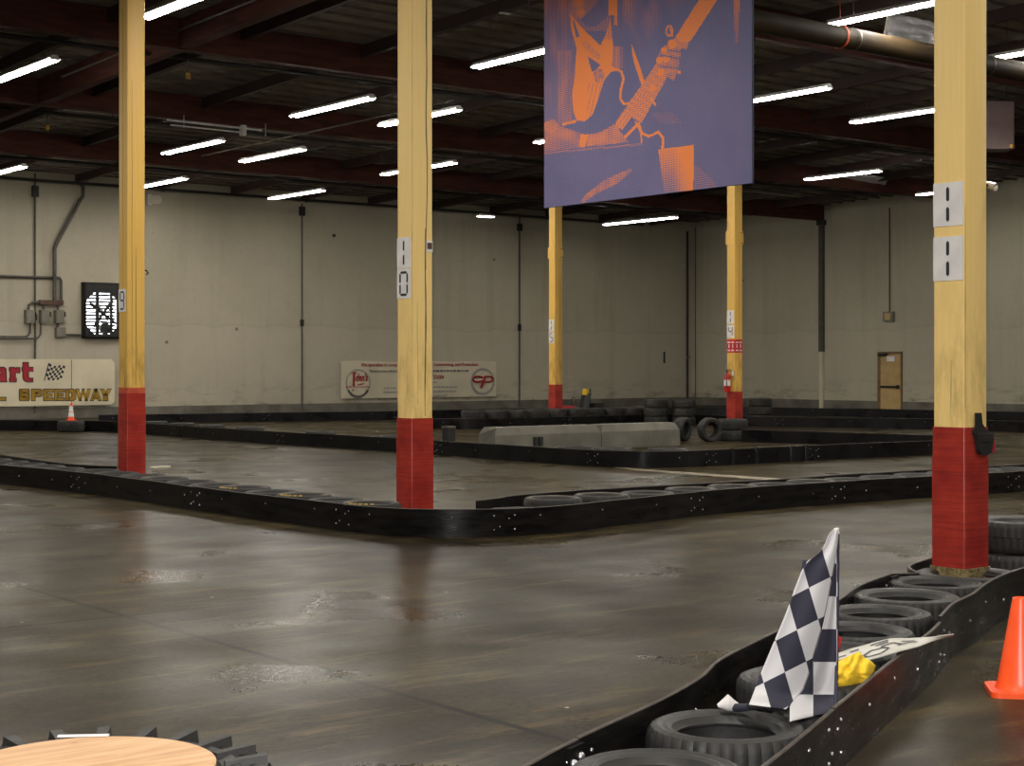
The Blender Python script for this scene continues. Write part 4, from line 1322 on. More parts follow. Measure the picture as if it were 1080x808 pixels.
# yellow flag: pole lying on the tyre, cloth bunched at its far end
pl = [at_h(758, 745.5, .262), at_h(775, 746.5, .262), at_h(812, 745.5, .3), at_z(850, 738, 7.16), at_z(878, 722, 7.26)]
root = thing('yellow_flag', 'bunched yellow flag lying on the tyres right of the chequered flag', 'flag', tuple(at_h(900, 722, .22)))
mb = MB(); mb.tube(pl[1:], .011, 10); part('pole', mb, M['black'], root, 40)
mb = MB(); mb.tube([pl[0] + Vector((-.005, 0, .005)), pl[0].lerp(pl[1], .55) + Vector((0, 0, .02)), pl[1] + Vector((.02, .01, 0))], [.008, .035, .018], 12); part('grip', mb, M['white'], root, 40, 'white rubber tip of the pole')
mb = MB(); mb.tube([pl[1], pl[1].lerp(pl[2], .4)], [.018, .016], 10); part('sleeve', mb, M['navy'], root, 40)
outl = [(872, 729), (873, 706), (882, 698), (893, 693), (906.5, 687), (911, 693), (918, 696.5), (923.5, 702), (922, 709), (918, 713.5), (921.5, 717), (913, 722.5), (897, 726.5), (884, 729)]
c0 = (897, 711)
def ypt(u, v):
    p = poly_at(outl + [outl[0]], u); q = lerp2(c0, p, v)
    an = atan2(q[1] - 676, q[0] - 915)
    rel = -.07 * (1 - v * v) + .013 * sin(an * 15 + 2 * mnoise.noise(Vector((q[0] * .08, q[1] * .08, 0)))) * min(1, v * 3) + .03 * mnoise.noise(Vector((q[0] * .12, q[1] * .12, 4)))
    return tuple(at_z(q[0], q[1], 7.42 + .002 * (q[0] - 880) + rel))
mb = MB(); mb.grid(72, 16, ypt); cl = part('cloth', mb, M['yellowcloth'], root, 80)
cl.modifiers.new('thickness', 'SOLIDIFY').thickness = .004

# white lettered flag lying across the barrier
A0, A1 = at_h(884, 689, .285), at_h(884, 699, .285)
A0 = at_h(880, 692, .305); A1 = at_h(876, 703, .30)
B0 = at_h(1005, 669.5, .31); B1 = at_h(1003, 671.5, .305)
top = [(870, 694), (883, 689), (897, 684), (913, 680), (925, 676.5), (940, 673), (960, 673), (985, 671.5), (1006, 669.3)]
bot = [(869, 704), (883, 701), (900, 699), (920, 695), (935, 691), (950, 686.5), (968, 682), (985, 676), (1006, 670.6)]
root = thing('white_flag', 'white flag with black lettering lying across the near barrier', 'flag', tuple(at_h(930, 685, .3)))
def wpt(u, v, dz=0):
    p = lerp2(poly_at(top, u), poly_at(bot, u), v)
    q = at_h(p[0], p[1], .325 - .02 * v + .012 * sin(u * 7) * v * (1 - u)); q.z += dz
    return q
mb = MB(); mb.grid(30, 6, lambda u, v: tuple(wpt(u, v))); cl = part('cloth', mb, M['clothwhite'], root, 60)
sm = cl.modifiers.new('thickness', 'SOLIDIFY'); sm.thickness = .004; sm.offset = -1
mb = MB()
def stroke(u0, v0, u1, v1, w):
    n = 6; L = []; R_ = []
    for i in range(n + 1):
        t = i / n; u = u0 + (u1 - u0) * t; v = v0 + (v1 - v0) * t
        du, dv = (u1 - u0), (v1 - v0) * .35; l = sqrt(du * du + dv * dv) or 1
        ou, ov = -dv / l * w, du / l * w / .35
        L.append(wpt(u + ou, v + ov, .003)); R_.append(wpt(u - ou, v - ov, .003))
    mb.add(L + R_, [(i, i + 1, n + 2 + i, n + 1 + i) for i in range(n)])
for (u0, v0, u1, v1) in ((.1, .45, .17, .4), (.11, .7, .2, .62), (.2, .28, .27, .22), (.22, .5, .28, .42), (.2, .62, .25, .56),
                         (.30, .72, .36, .5), (.36, .5, .46, .5), (.46, .5, .5, .62), (.5, .62, .44, .82), (.44, .82, .33, .84), (.33, .84, .30, .72),
                         (.40, .28, .5, .24), (.44, .42, .54, .34), (.54, .34, .60, .52), (.57, .58, .66, .44), (.6, .3, .7, .34), (.66, .44, .72, .5), (.36, .16, .5, .12)):
    stroke(u0, v0, u1, v1, .011)
part('lettering', mb, M['ink'], root, None, 'black lettering')
p = at_z(886, 672, 7.9)
mb = MB(); mb.tube([p + Vector((-.05, 0, -.06)), p + Vector((-.02, 0, 0)), p + Vector((.012, 0, -.012))], [.03, .025, .004], 8)
mb.tube([p + Vector((-.05, 0, -.06)), p + Vector((-.25, -.06, -.12)), p + Vector((-.5, -.1, -.18))], .012, 8)
solo('red_flag', mb, M['red'], 'red rolled flag, only its tip showing right of the chequered flag', 'flag', tuple(p), None, 40)

# bits on the floor
p = at_h(169, 493, 0)
mb = MB(); q0, q1 = at_h(160, 493.4, 0), at_h(178, 492.6, 0); t_ = Vector((-(q1 - q0).y, (q1 - q0).x, 0)).normalized() * .07
mb.prism3([q0 - t_, q1 - t_, q1 + t_ * 1.1, q0 + t_ * .9], (0, 0, .02))
solo('paper_scrap', mb, M['vinyl'], 'pale scrap lying on the floor right of post nine\'s foot', 'scrap', tuple(p))
mb = MB()
L = [at_h(px, py, 0) for px, py in ((640, 491.5), (670, 494.5), (740, 499.5), (810, 504), (880, 509.5))]; L2 = [at_h(px, py, 0) for px, py in ((640, 492.2), (670, 496.2), (740, 501.6), (810, 506.6), (880, 512.5))]
n = len(L); mb.add([(q.x, q.y, .001) for q in L] + [(q.x, q.y, .001) for q in L2], [(i, i + 1, n + i + 1, n + i) for i in range(n - 1)])
mb.add([(q.x, q.y, .004) for q in L] + [(q.x, q.y, .004) for q in L2], [(i, i + 1, n + i + 1, n + i) for i in range(n - 1)])
struct('trim_1', mb, M['pale_strip'])  # thin pale mottled strip along the floor

# ------------------------------------------------------------------ text helper
def text_mesh(body, size, bold=0.0, extrude=.002, shear=0, spacing=1.0, xs=1.0):
    c = bpy.data.curves.new('t', 'FONT'); c.body = body; c.size = size; c.offset = bold; c.extrude = extrude; c.shear = shear
    c.space_character = spacing; c.align_x = 'LEFT'; c.resolution_u = 3
    o = bpy.data.objects.new('t', c); COL.objects.link(o)
    dg = bpy.context.evaluated_depsgraph_get(); dg.update()
    me = bpy.data.meshes.new_from_object(o.evaluated_get(dg))
    bpy.data.objects.remove(o); bpy.data.curves.remove(c)
    xsn = [v.co.x for v in me.vertices]; ysn = [v.co.y for v in me.vertices]
    return me, min(xsn), max(xsn), min(ysn), max(ysn)


def put_text(parent, name, body, x0, x1, z0, z1, y, m, bold=.0, shear=0, extrude=.002, label=None, spacing=1.0):
    """lettering on a board that faces -Y, fitted to the rectangle x0..x1, z0..z1 (world)"""
    me, a, b, c, d = text_mesh(body, 1.0, bold, 1.0, shear, spacing)
    sx = (x1 - x0) / (b - a); sz = (z1 - z0) / (d - c)
    o = Vector((0, 0, 0)); q = parent
    while q is not None: o += Vector(q.location); q = q.parent
    for v in me.vertices:
        v.co = Vector((x0 + (v.co.x - a) * sx - o.x, y - v.co.z * extrude - o.y, z0 + (v.co.y - c) * sz - o.z))
    me.materials.clear(); me.materials.append(m)
    ob = link(name, me, parent=parent)
    if label: ob['label'] = label
    return ob


# speedway sign on the back wall
YS = WALLY - .13
def ws(px, py): return at_y(px, py, YS)
a = ws(-40, 380); b = ws(121, 379); c = ws(121, 427)
root = thing('speedway_sign', 'long cream sign board lettered SPEEDWAY at the left of the back wall', 'sign', ((a.x + b.x) / 2, YS, c.z))
mb = MB()
pts = [(a.x, c.z), (b.x - .12, c.z), (b.x, c.z + .12), (b.x, b.z - .12), (b.x - .12, b.z), (a.x, b.z)]
mb.prism3([(x, YS + .035, z) for x, z in pts], (0, -.03, 0)); part('board', mb, M['vinyl2'], root)
mb = MB(); j = ws(75.5, 400); mb.box((j.x - .012, YS, c.z + .02), (j.x + .012, YS + .006, b.z - .02)); part('seam', mb, M['greyink'], root)
yl = YS + .004
def sz(zx, zy): return ws(zx / 8.64, 375 + zy / 8.64)
SLAB = [[(-60, 130), (-45, 108), (35, 105), (55, 120), (58, 205), (66, 240), (-60, 240), (-70, 200), (-55, 175), (5, 165), (5, 145), (-60, 145)],
        [(85, 108), (138, 108), (143, 124), (150, 108), (182, 108), (182, 160), (160, 160), (150, 150), (140, 165), (140, 205), (150, 205), (150, 240), (85, 240), (85, 205), (92, 205), (92, 145), (85, 145)],
        [(208, 62), (260, 62), (260, 105), (302, 105), (302, 145), (260, 145), (260, 195), (270, 205), (302, 205), (302, 240), (240, 240), (215, 225), (208, 200), (208, 145), (200, 145), (200, 105), (208, 105)]]
for P in SLAB:
    mb = MB(); mb.prism3([(sz(*q).x, yl, sz(*q).z) for q in P], (0, -.006, 0)); lt = part('letter', mb, M['redink'], root)
    mb = MB(); mb.tube([(sz(*q).x, yl - .004, sz(*q).z) for q in P + [P[0]]], .016, 6); part('outline', mb, M['ink'], lt)
def bx_(a, b, c, d): return [(a, b), (c, b), (c, d), (a, d)]
GLY = {'S': [bx_(.05, .74, .95, 1), bx_(0, .5, .33, .9), bx_(.05, .39, .95, .63), bx_(.67, .1, 1, .5), bx_(.05, 0, .95, .26), bx_(.68, .66, .98, .85), bx_(0, .14, .32, .34)],
       'P': [bx_(0, 0, .32, 1), bx_(.2, .74, .82, 1), bx_(.2, .36, .82, .62), bx_(.66, .42, 1, .94)],
       'E': [bx_(0, 0, .32, 1), bx_(.2, .79, 1, 1), bx_(.2, .4, .9, .6), bx_(.2, 0, 1, .21)],
       'D': [bx_(0, 0, .32, 1), bx_(.2, .75, .8, 1), bx_(.2, 0, .8, .25), bx_(.66, .12, 1, .88)],
       'L': [bx_(0, 0, .32, 1), bx_(.2, 0, 1, .26)],
       'W': [[(0, 1), (.22, 1), (.36, 0), (.18, 0)], [(.2, 0), (.36, 0), (.57, 1), (.43, 1)], [(.43, 1), (.57, 1), (.8, 0), (.64, 0)], [(.64, 0), (.82, 0), (1, 1), (.78, 1)]],
       'A': [[(0, 0), (.3, 0), (.66, 1), (.34, 1)], [(.7, 0), (1, 0), (.66, 1), (.34, 1)], bx_(.25, .16, .75, .38)],
       'Y': [[(0, 1), (.36, 1), (.68, .42), (.32, .42)], [(.64, 1), (1, 1), (.68, .42), (.32, .42)], bx_(.32, 0, .68, .5)]}
for chh, xa, xb in (('L', -48, 52), ('S', 178, 266), ('P', 289, 380), ('E', 399, 481), ('E', 497, 584), ('D', 600, 688), ('W', 694, 823), ('A', 824, 923), ('Y', 912, 1013)):
    f_ = MB(); g_ = MB()
    for P in GLY[chh]:
        W3 = [sz(xa + (xb - xa) * u, 409 - 100 * v) for u, v in P]
        cxx = sum(q.x for q in W3) / len(W3); czz = sum(q.z for q in W3) / len(W3)
        hx_ = max(q.x for q in W3) - cxx; hz_ = max(q.z for q in W3) - czz
        f_.prism3([(q.x, yl, q.z) for q in W3], (0, -.008, 0))
        g_.prism3([(cxx + (q.x - cxx) * (1 + .024 / hx_), yl, czz + (q.z - czz) * (1 + .024 / hz_)) for q in W3], (0, -.004, 0))
    lt = part('letter', f_, M['goldink'], root, None, 'gold letter'); part('outline', g_, M['ink'], lt, None, 'black outline')
# little chequered flag emblem
mb = MB()
def fl(u, v):
    # u along fly, v down; slightly waved, tilted
    x = 52 + 17 * u - 4.5 * v; y = 383 + 4.5 * u + 15.5 * v + 1.6 * sin(u * 5.5)
    return ws(x, y)
nx, ny = 7, 6
for i in range(nx):
    for j in range(ny):
        if (i + j) % 2 == 0:
            P = [fl(i / nx, j / ny), fl((i + 1) / nx, j / ny), fl((i + 1) / nx, (j + 1) / ny), fl(i / nx, (j + 1) / ny)]
            mb.prism3([(q.x, yl, q.z) for q in P], (0, -.004, 0))
P = [ws(51, 383), ws(52, 383), ws(47.3, 401.5), ws(46.3, 401.5)]; mb.prism3([(q.x, yl, q.z) for q in P], (0, -.004, 0))
part('flag_emblem', mb, M['ink'], root)

# sponsor banner
a = ws(360, 381); b = ws(523.5, 381); c = ws(360, 420.5)
zt, zb = a.z, c.z
root = thing('sponsor_banner', 'cream printed banner with red lettering on the back wall behind post ten', 'banner', ((a.x + b.x) / 2, YS, zb))
mb = MB(); mb.grid(40, 12, lambda u, v: (a.x + (b.x - a.x) * u, YS + .012 - .01 * sin(u * 21) * sin(v * 3) - .004 * sin(u * 60), zb + (zt - zb) * v + .02 * sin(u * pi * 5) * (1 if v > .9 else 0)))
sh = part('sheet', mb, M['vinyl'], root); s_ = sh.modifiers.new('thickness', 'SOLIDIFY'); s_.thickness = .006; s_.offset = -1
yl = YS - .012
def tx(body, x0, x1, y0, y1, m, bold=.0, shear=0, nm='lettering'):
    p = ws(x0, y1); q = ws(x1, y0)
    put_text(root, nm, body, p.x, q.x, p.z, q.z, yl, m, bold, shear, extrude=.003)
tx('We specialize in comp', 380.5, 418.5, 383, 387.6, M['redink'], .012)
tx('Customizing, and Protection', 457, 504, 382.5, 387, M['redink'], .012)
tx('Protect your vehicle', 390, 418, 390, 393.3, M['greyink'], .01)
def dashes(x0, x1, yy, hgt, m, seed):
    r_ = random.Random(seed); mb = MB(); x = x0
    while x < x1 - .6:
        w_ = min(x1 - x, r_.uniform(1.2, 4)); p = ws(x, yy + hgt); q = ws(x + w_, yy)
        mb.box((p.x, yl - .003, p.z), (q.x, yl, q.z)); x += w_ + .9
    part('small_print', mb, m, root)
dashes(457, 494, 390.2, 1.9, M['greyink'], 1)
tx('22-0304', 457, 468, 395.5, 400, M['redink'], .01)
for q, (x0, x1, yy) in enumerate(((405, 418.5, 408.5), (404, 418.5, 413), (457, 482, 407.5), (457, 482, 412), (457, 461, 402.5), (457, 472, 416.3))):
    dashes(x0, x1, yy, 1.5, M['paleink'], q + 3)
def ring(cx, cy, rx, ry, m, t=.018, a0=0, a1=2 * pi, nm='logo_ring'):
    mb = MB(); c_ = ws(cx, cy); rX = abs(ws(cx + rx, cy).x - c_.x); rZ = abs(ws(cx, cy - ry).z - c_.z); n = 40
    for i in range(n):
        t0 = a0 + (a1 - a0) * i / n; t1 = a0 + (a1 - a0) * (i + .8) / n
        P = [(c_.x + (rX + q) * cos(t), yl, c_.z + (rZ + q) * sin(t)) for t, q in ((t0, -t), (t1, -t), (t1, t), (t0, t))]
        mb.prism3(P, (0, -.003, 0))
    part(nm, mb, m, root)
ring(377.5, 404, 12.5, 14.0, M['paleink'], .022)
ring(509, 402.5, 11.5, 13.0, M['paleink'], .05)
ring(377.5, 404, 12.0, 14.5, M['greyink'], .045, -2.6, -.55, 'logo_arc')
mb = MB()
def z1(zx, zy): return ws(355 + zx / 15.43, 375 + zy / 15.43)
mb.prism3([(z1(*q).x, yl, z1(*q).z) for q in ((250, 275), (318, 262), (322, 285), (302, 290), (290, 470), (300, 490), (255, 500), (258, 475), (266, 295), (252, 297))], (0, -.004, 0))
mb.prism3([(z1(*q).x, yl, z1(*q).z) for q in ((330, 470), (440, 450), (462, 445), (430, 472), (350, 484))], (0, -.004, 0))
mb.prism3([(z1(*q).x, yl, z1(*q).z) for q in ((245, 560), (262, 545), (280, 560), (262, 582))], (0, -.004, 0))
part('logo_initial', mb, M['redink'], root)
tx("den's", 375, 388, 393.5, 402.3, M['redink'], .025, .3, 'script_logo')
dashes(364.5, 391, 407.3, 1.5, M['redfaint'], 12)
mb = MB()
def z2(zx, zy):
    q = ws(455 + zx / 14.4, 375 + zy / 14.4); return (q.x, yl - .012, q.z)
mb.tube([z2(765 if k in (0, 20) else 700 + 75 * cos(radians(40 + 14 * k)), 360 - 42 * sin(radians(40 + 14 * k))) for k in range(21)], .042, 6)
mb.tube([z2(815, 318), z2(790, 385), z2(748, 492)], .05, 6)
mb.tube([z2(800 + 50 * 0, 325)] + [z2(862 + 66 * cos(radians(100 - 14 * k)), 358 - 42 * sin(radians(100 - 14 * k))) for k in range(15)] + [z2(795, 400)], .042, 6)
part('initials_logo', mb, M['redink'], root)

# ------------------------------------------------------------------ guitarist banner
XP = 15.7
def bp_(px, py): return at_x(px, py, XP)
c00, c10 = bp_(574.5, 218), bp_(794, 195)
yL, yR = c00.y, c10.y
zB = (c00.z + c10.z) / 2; zT = 7.95
NXP, NZP = 380, 330
hw = abs(yL - yR)


def inpoly(x, y, P):
    c = False; j = len(P) - 1
    for i in range(len(P)):
        if (P[i][1] > y) != (P[j][1] > y) and x < (P[j][0] - P[i][0]) * (y - P[i][1]) / (P[j][1] - P[i][1]) + P[i][0]: c = not c
        j = i
    return c


def dseg(x, y, a, b):
    dx, dy = b[0] - a[0], b[1] - a[1]; t = max(0, min(1, ((x - a[0]) * dx + (y - a[1]) * dy) / (dx * dx + dy * dy + 1e-9)))
    return sqrt((x - a[0] - t * dx) ** 2 + (y - a[1] - t * dy) ** 2)


def dline(x, y, P): return min(dseg(x, y, a, b) for a, b in zip(P, P[1:]))


# drawing coordinates of the print (x right, y down)
SHIRT = [(208, 50), (251, 100), (316, 162), (336, 120), (353, 60), (361, 165), (358, 235), (371, 245), (346, 260), (326, 295), (316, 337), (306, 362), (288, 409), (261, 432), (233, 427), (221, 397), (216, 337), (226, 270), (231, 170), (211, 100)]
CHINSH = [(246, 70), (285, 30), (311, 0), (351, 0), (351, 50), (301, 95), (266, 95)]
BODY = [(326, 295), (351, 260), (371, 250), (388, 260), (393, 280), (388, 320), (391, 355), (411, 372), (396, 392), (381, 405), (368, 432), (316, 469), (291, 477), (251, 467), (208, 442), (190, 441), (226, 434), (261, 433), (288, 411), (306, 364)]
HORN = [(396, 245), (426, 280), (428, 320), (413, 352), (396, 350), (394, 300)]
OUTL = [(336, 270), (351, 252), (373, 246), (391, 255), (398, 280), (388, 320), (386, 350), (401, 371), (421, 367), (433, 352)]
LAPEL = [(426, 155), (452, 225), (473, 293), (463, 306), (440, 240), (430, 200)]
NECK1 = [(666, 0), (731, 0), (636, 147), (600, 152), (586, 127)]
NECK2 = [(586, 127), (612, 150), (600, 178), (541, 295), (461, 437), (440, 425), (396, 400), (420, 360), (471, 290), (555, 165)]
HAND = [(561, 155), (592, 165), (602, 190), (594, 240), (577, 288), (550, 272), (520, 255), (513, 212), (538, 165)]
THUMB = [(596, 150), (632, 150), (622, 176), (598, 170)]
FING = [(371, 432), (401, 387), (433, 380), (428, 412), (393, 462), (371, 452)]
FORE = [(276, 478), (316, 470), (366, 440), (416, 505), (268, 521)]
CUFF = [(246, 477), (276, 477), (263, 522), (241, 524)]
SLEEVE = [(111, 437), (150, 423), (180, 450), (250, 474), (241, 524), (111, 540)]
AMP = [(520, 530), (648, 515), (646, 690), (545, 700)]
STREAK = [(248, 712), (265, 690), (330, 640), (420, 598), (430, 604), (380, 650), (300, 690), (250, 726)]
RSTR = [(788, 0), (812, 0), (806, 150), (795, 165)]
CORD = [(451, 437), (461, 472), (486, 484), (505, 477), (520, 468), (538, 490), (536, 525)]
CORD2 = [(440, 432), (458, 470), (462, 505)]
SPOT1 = [(271, 200), (316, 230), (301, 250), (286, 255)]
SPOT2 = [(216, 70), (222, 75), (243, 130), (230, 135)]


def ink(x, y):
    """amount of orange 0..1 at a place of the print"""
    def nz(sx, sy, o=0): return mnoise.noise(Vector((x * sx, y * sy, o)))
    v = 0.04
    if x < 232 and y < 440:                                   # sleeve and jacket on the left: long soft folds
        v = .10 + .34 * max(0, nz(.03, .007, 3) + .15) + .25 * max(0, 1 - y / 110) * (x > 110)
        if 165 < x < 215 and y > 180: v = max(v, .34 + .2 * nz(.04, .01, 2))
    if 232 <= x < 350 and y < 110: v = max(v, .32)
    if 358 < x < 640 and y < 330:                             # jacket on the right, slanting folds
        u = x - y * .42
        f = nz(.016, .004, 7) + .5 * mnoise.noise(Vector((u * .03, y * .006, 9)))
        edge = max(0, min(1, (640 - x - y * .9) / 120))
        v = max(v, (.22 + .5 * f) * edge)
        if x < 395 and y < 170: v *= .35
        if 358 < x < 400 and 165 < y < 245: v = max(v, .55 - abs(x - 374) / 60)
    if 205 < x < 262 and y < 64: v = .45 + .5 * max(0, 1 - sqrt((x - 238) ** 2 + (y - 8) ** 2) / 26) + .45 * max(0, 1 - sqrt((x - 246) ** 2 + (y - 44) ** 2) / 20)
    if 262 <= x < 300 and y < 60: v = max(v, .4)
    if inpoly(x, y, CHINSH): v = .08 + .2 * max(0, nz(.03, .03, 1))
    if 345 < x < 377 and y < 55: v = .95
    if 366 < x < 376 and 55 < y < 90: v = .7
    if inpoly(x, y, SHIRT):
        v = .96
        if x > 262 and y < 140 and y < x * 1.05 - 170: v = .62
        if dseg(x, y, (262, 158), (306, 200)) < 11: v = .68 + .3 * nz(.1, .1)
        if inpoly(x, y, SPOT1) or inpoly(x, y, SPOT2): v = .06
        if (x - 311) ** 2 + (y - 270) ** 2 * .6 < 400: v = .52 + .4 * nz(.09, .09, 4)
        if y > 295 and x > 270 and abs(((x + y * .22) % 14) - 7) < 2: v = .55
    if inpoly(x, y, LAPEL): v = .95
    if inpoly(x, y, SLEEVE): v = .42 + .3 * nz(.02, .02, 6) + (.15 if (x - 140) ** 2 + (y - 445) ** 2 < 700 else 0)
    if inpoly(x, y, BODY) or inpoly(x, y, HORN): v = .02
    if dline(x, y, OUTL) < 4.2 or dseg(x, y, (185, 442), (228, 431)) < 4.5: v = .97
    if inpoly(x, y, FORE): v = .56 + .2 * nz(.03, .03, 8) - max(0, (x - 385) / 120)
    if inpoly(x, y, CUFF): v = .97
    if inpoly(x, y, FING):
        v = .82
        if abs(((x * .82 + y * .57) % 13) - 6) < 1.8: v = .45
    if inpoly(x, y, NECK2):
        v = .66
        t = (x - 430) * .57 - (y - 410) * .82
        q = (x - 430) * .82 + (y - 410) * .57
        if (t % 21) < 3: v = .95
        if (q % 10) < 2.4: v = max(.42, v - .22)
        if (x - 501) ** 2 + (y - 312) ** 2 < 110: v = .95
    if inpoly(x, y, NECK1):
        v = .95
        q = (x - 430) * .82 + (y - 410) * .57
        if (q % 11) < 2: v = .74
    if inpoly(x, y, HAND): v = .5 + .25 * nz(.05, .05, 2)
    if inpoly(x, y, THUMB): v = .58
    for cx_k, cy_k, rk in ((571, 156, 16), (541, 177, 10), (526, 214, 12), (549, 210, 12), (531, 256, 13), (596, 257, 7)):
        dd = sqrt((x - cx_k) ** 2 + (y - cy_k) ** 2)
        if dd < rk: v = .96
    for a_, b_ in (((528, 196), (598, 208)), ((530, 236), (592, 244)), ((556, 178), (600, 186))):
        if dseg(x, y, a_, b_) < 2.6: v = .12
    rr = sqrt(((x - 561) / 14) ** 2 + ((y - 110) / 21) ** 2)
    if .62 < rr < 1 or dseg(x, y, (566, 105), (572, 128)) < 4: v = .8
    if dline(x, y, CORD) < 4.2 or dline(x, y, CORD2) < 2.6: v = .97
    if dseg(x, y, (403, 487), (447, 442)) < 5: v = .92
    if dseg(x, y, (111, 545), (461, 512)) < 3: v = max(v, .42)
    if inpoly(x, y, AMP): v = max(.1, min(1, 1.02 - (y - 520) / 300 + .5 * max(-.5, (x - 600) / 50)))
    if inpoly(x, y, STREAK): v = .46 + .25 * nz(.04, .04, 2)
    if inpoly(x, y, RSTR): v = max(v, .6 - y / 420)
    if 648 < x < 775 and 590 < y < 695 and (x - 648) < (y - 575): v = max(v, .2)
    if abs(x - y - 130) < 40 and 400 < y < 440: v = max(v, .16)
    for (a_, b_) in (((488, 318), (508, 306)), ((497, 352), (510, 372))):
        if dseg(x, y, a_, b_) < 4: v = .9
    return max(0, min(1, v))


mb = MB(); vals = []; puv = []
for j in range(NZP):
    v = j / (NZP - 1); z = zB + (zT - zB) * v
    for i in range(NXP):
        u = i / (NXP - 1); yy = yL + (yR - yL) * u
        mb.v.append((XP - .012 - .006 * sin(u * 9) * sin(v * 5), yy, z))
        # place on the print
        Z = C_ * yy + S_ * XP; X = -S_ * yy + C_ * XP
        px = 540 + F * X / Z; py = Y0 - (z - CAMH) * F / Z
        vals.append(ink((px - 540) * 3.3667, py * 3.3667) if py > -3 else .12)
        puv.append((u * hw, z))
for j in range(NZP - 1):
    for i in range(NXP - 1):
        mb.f.append((j * NXP + i, j * NXP + i + 1, (j + 1) * NXP + i + 1, (j + 1) * NXP + i)); mb.mi.append(0)
root = thing('guitarist_banner', 'huge hanging banner with an orange and slate print of a guitarist', 'banner', (XP, (yL + yR) / 2, zB))
me = mb.mesh('print', M['poster'], org(root), 60)
att = me.attributes.new('ink', 'FLOAT', 'POINT'); att.data.foreach_set('value', vals)
uvl = me.uv_layers.new(name='print')
for lp in me.loops: uvl.data[lp.index].uv = puv[lp.vertex_index]
pr_ = link('print', me, parent=root)
mb = MB(); mb.box((XP - .004, min(yL, yR), zB), (XP + .02, max(yL, yR), zT)); part('backing', mb, M['navy'], root)
for yy in (yL - .3, (yL + yR) / 2, yR + .3):
    mb = MB(); mb.tube([(XP + .008, yy, zT - .02), (XP + .008, yy, deck(yy) - .36)], .006, 6); part('hanging_wire', mb, M['blackpipe'], root)

# ------------------------------------------------------------------ duct, foil, heater
zc = 7.9; yd = 20.0
yd = 18.3
top_ = at_y(860, 22.5, yd).z; bot_ = at_y(860, 45.5, yd).z
zc = (top_ + bot_) / 2; rd = (top_ - bot_) / 2
root = thing('duct', 'long round brownish metal duct hung under the roof at upper right', 'duct', (33, yd, zc))
mb = MB(); mb.tube([(16.4, yd, zc), (49.4, yd, zc)], rd, 28); part('pipe', mb, M['duct'], root, 40)
for x in (19.3, 21.9, 24.5, 26.9, 29.5, 33):
    mb = MB(); mb.lathe([(rd + .004, -.02), (rd + .008, 0), (rd + .004, .02)], (x, yd, zc), 28, axis='x'); part('seam_band', mb, M['duct'], root, 40)
sx = at_y(886, 36, yd).x
mb = MB(); mb.lathe([(rd + .012, -.03), (rd + .018, 0), (rd + .012, .03)], (sx, yd, zc), 28, axis='x'); mb.tube([(sx, yd, zc + rd), (sx, yd, deck(yd) - .02)], .008, 6); part('strap', mb, M['orangestrap'], root, 40, 'orange hanging strap')
for x in (sx + .35, sx + 4.2):
    mb = MB(); mb.lathe([(rd + .01, -.015), (rd + .013, 0), (rd + .01, .015)], (x, yd, zc), 28, axis='x'); mb.tube([(x, yd, zc + rd), (x, yd, deck(yd) - .02)], .006, 6); part('strap', mb, M['gal'], root, 40)

yv = 19.5
a = at_y(935, 14, yv); b = at_y(992, 50, yv)
zt = min(a.z, deck(yv) - .07)
root = thing('foil_insulation', 'crumpled silver foil insulation above the duct, beside post eleven', 'insulation', ((a.x + b.x) / 2, yv, b.z))
mb = MB(); mb.grid(40, 26, lambda u, v: (a.x + (b.x - a.x) * u, yv - .10 * mnoise.noise(Vector((u * 5, v * 3.4, 1))) - .05 * mnoise.noise(Vector((u * 12, v * 8, 4))) - .12 * sin(u * pi) * sin(v * pi), b.z + (zt - b.z) * v - .15 * (1 - v) * (2 * u - 1) ** 2 * 0))
sh = part('facing', mb, M['foil'], root, 70); sh.modifiers.new('thickness', 'SOLIDIFY').thickness = .03
mb = MB(); q0 = at_y(932.5, 38, yv - .1); q1 = at_y(938, 15, yv - .1)
mb.prism3([(q0.x, yv - .1, q0.z), (q0.x + .06, yv - .1, q0.z), (q1.x + .03, yv - .1, min(q1.z, zt)), (q1.x - .02, yv - .1, min(q1.z, zt))], (0, .03, 0)); part('edge_strip', mb, M['whitepaint'], root)
for x in (a.x + .05, b.x - .05):
    mb = MB(); mb.tube([(x, yv, zt - .05), (x, yv, deck(yv) - .01)], .01, 6); part('hanging_wire', mb, M['blackpipe'], root)

yv = 34.3
c = [at_h(872, 190, 7.95), at_h(925, 202.8, 7.72), at_h(933, 203, 7.72), at_h(938, 187, 8.05)]
mb = MB()
n_ = [at_h(866, 189, 7.98), at_h(930, 203, 7.74), at_h(937, 187, 8.12), at_h(882, 181, 8.12)]
mb.grid(14, 8, lambda u, v: tuple((n_[0].lerp(n_[1], u)).lerp(n_[3].lerp(n_[2], u), v) + Vector((0, 0, .04 * mnoise.noise(Vector((u * 5, v * 4, 0)))))))
mb2 = MB(); mb2.tube([n_[0], n_[1]], .03, 6)
root = thing('skylight_panel', 'pale sagging foil panel under the roof left of post eleven', 'insulation', tuple(n_[1]))
sh = part('sheet', mb, M['foil'], root, 60); sh.modifiers.new('thickness', 'SOLIDIFY').thickness = .02
part('edge_bar', mb2, M['gal'], root, 40)
for q in (n_[1], n_[2]):
    mb = MB(); mb.tube([q, (q.x, q.y, deck(q.y) - .01)], .01, 6); part('hanging_wire', mb, M['blackpipe'], root)

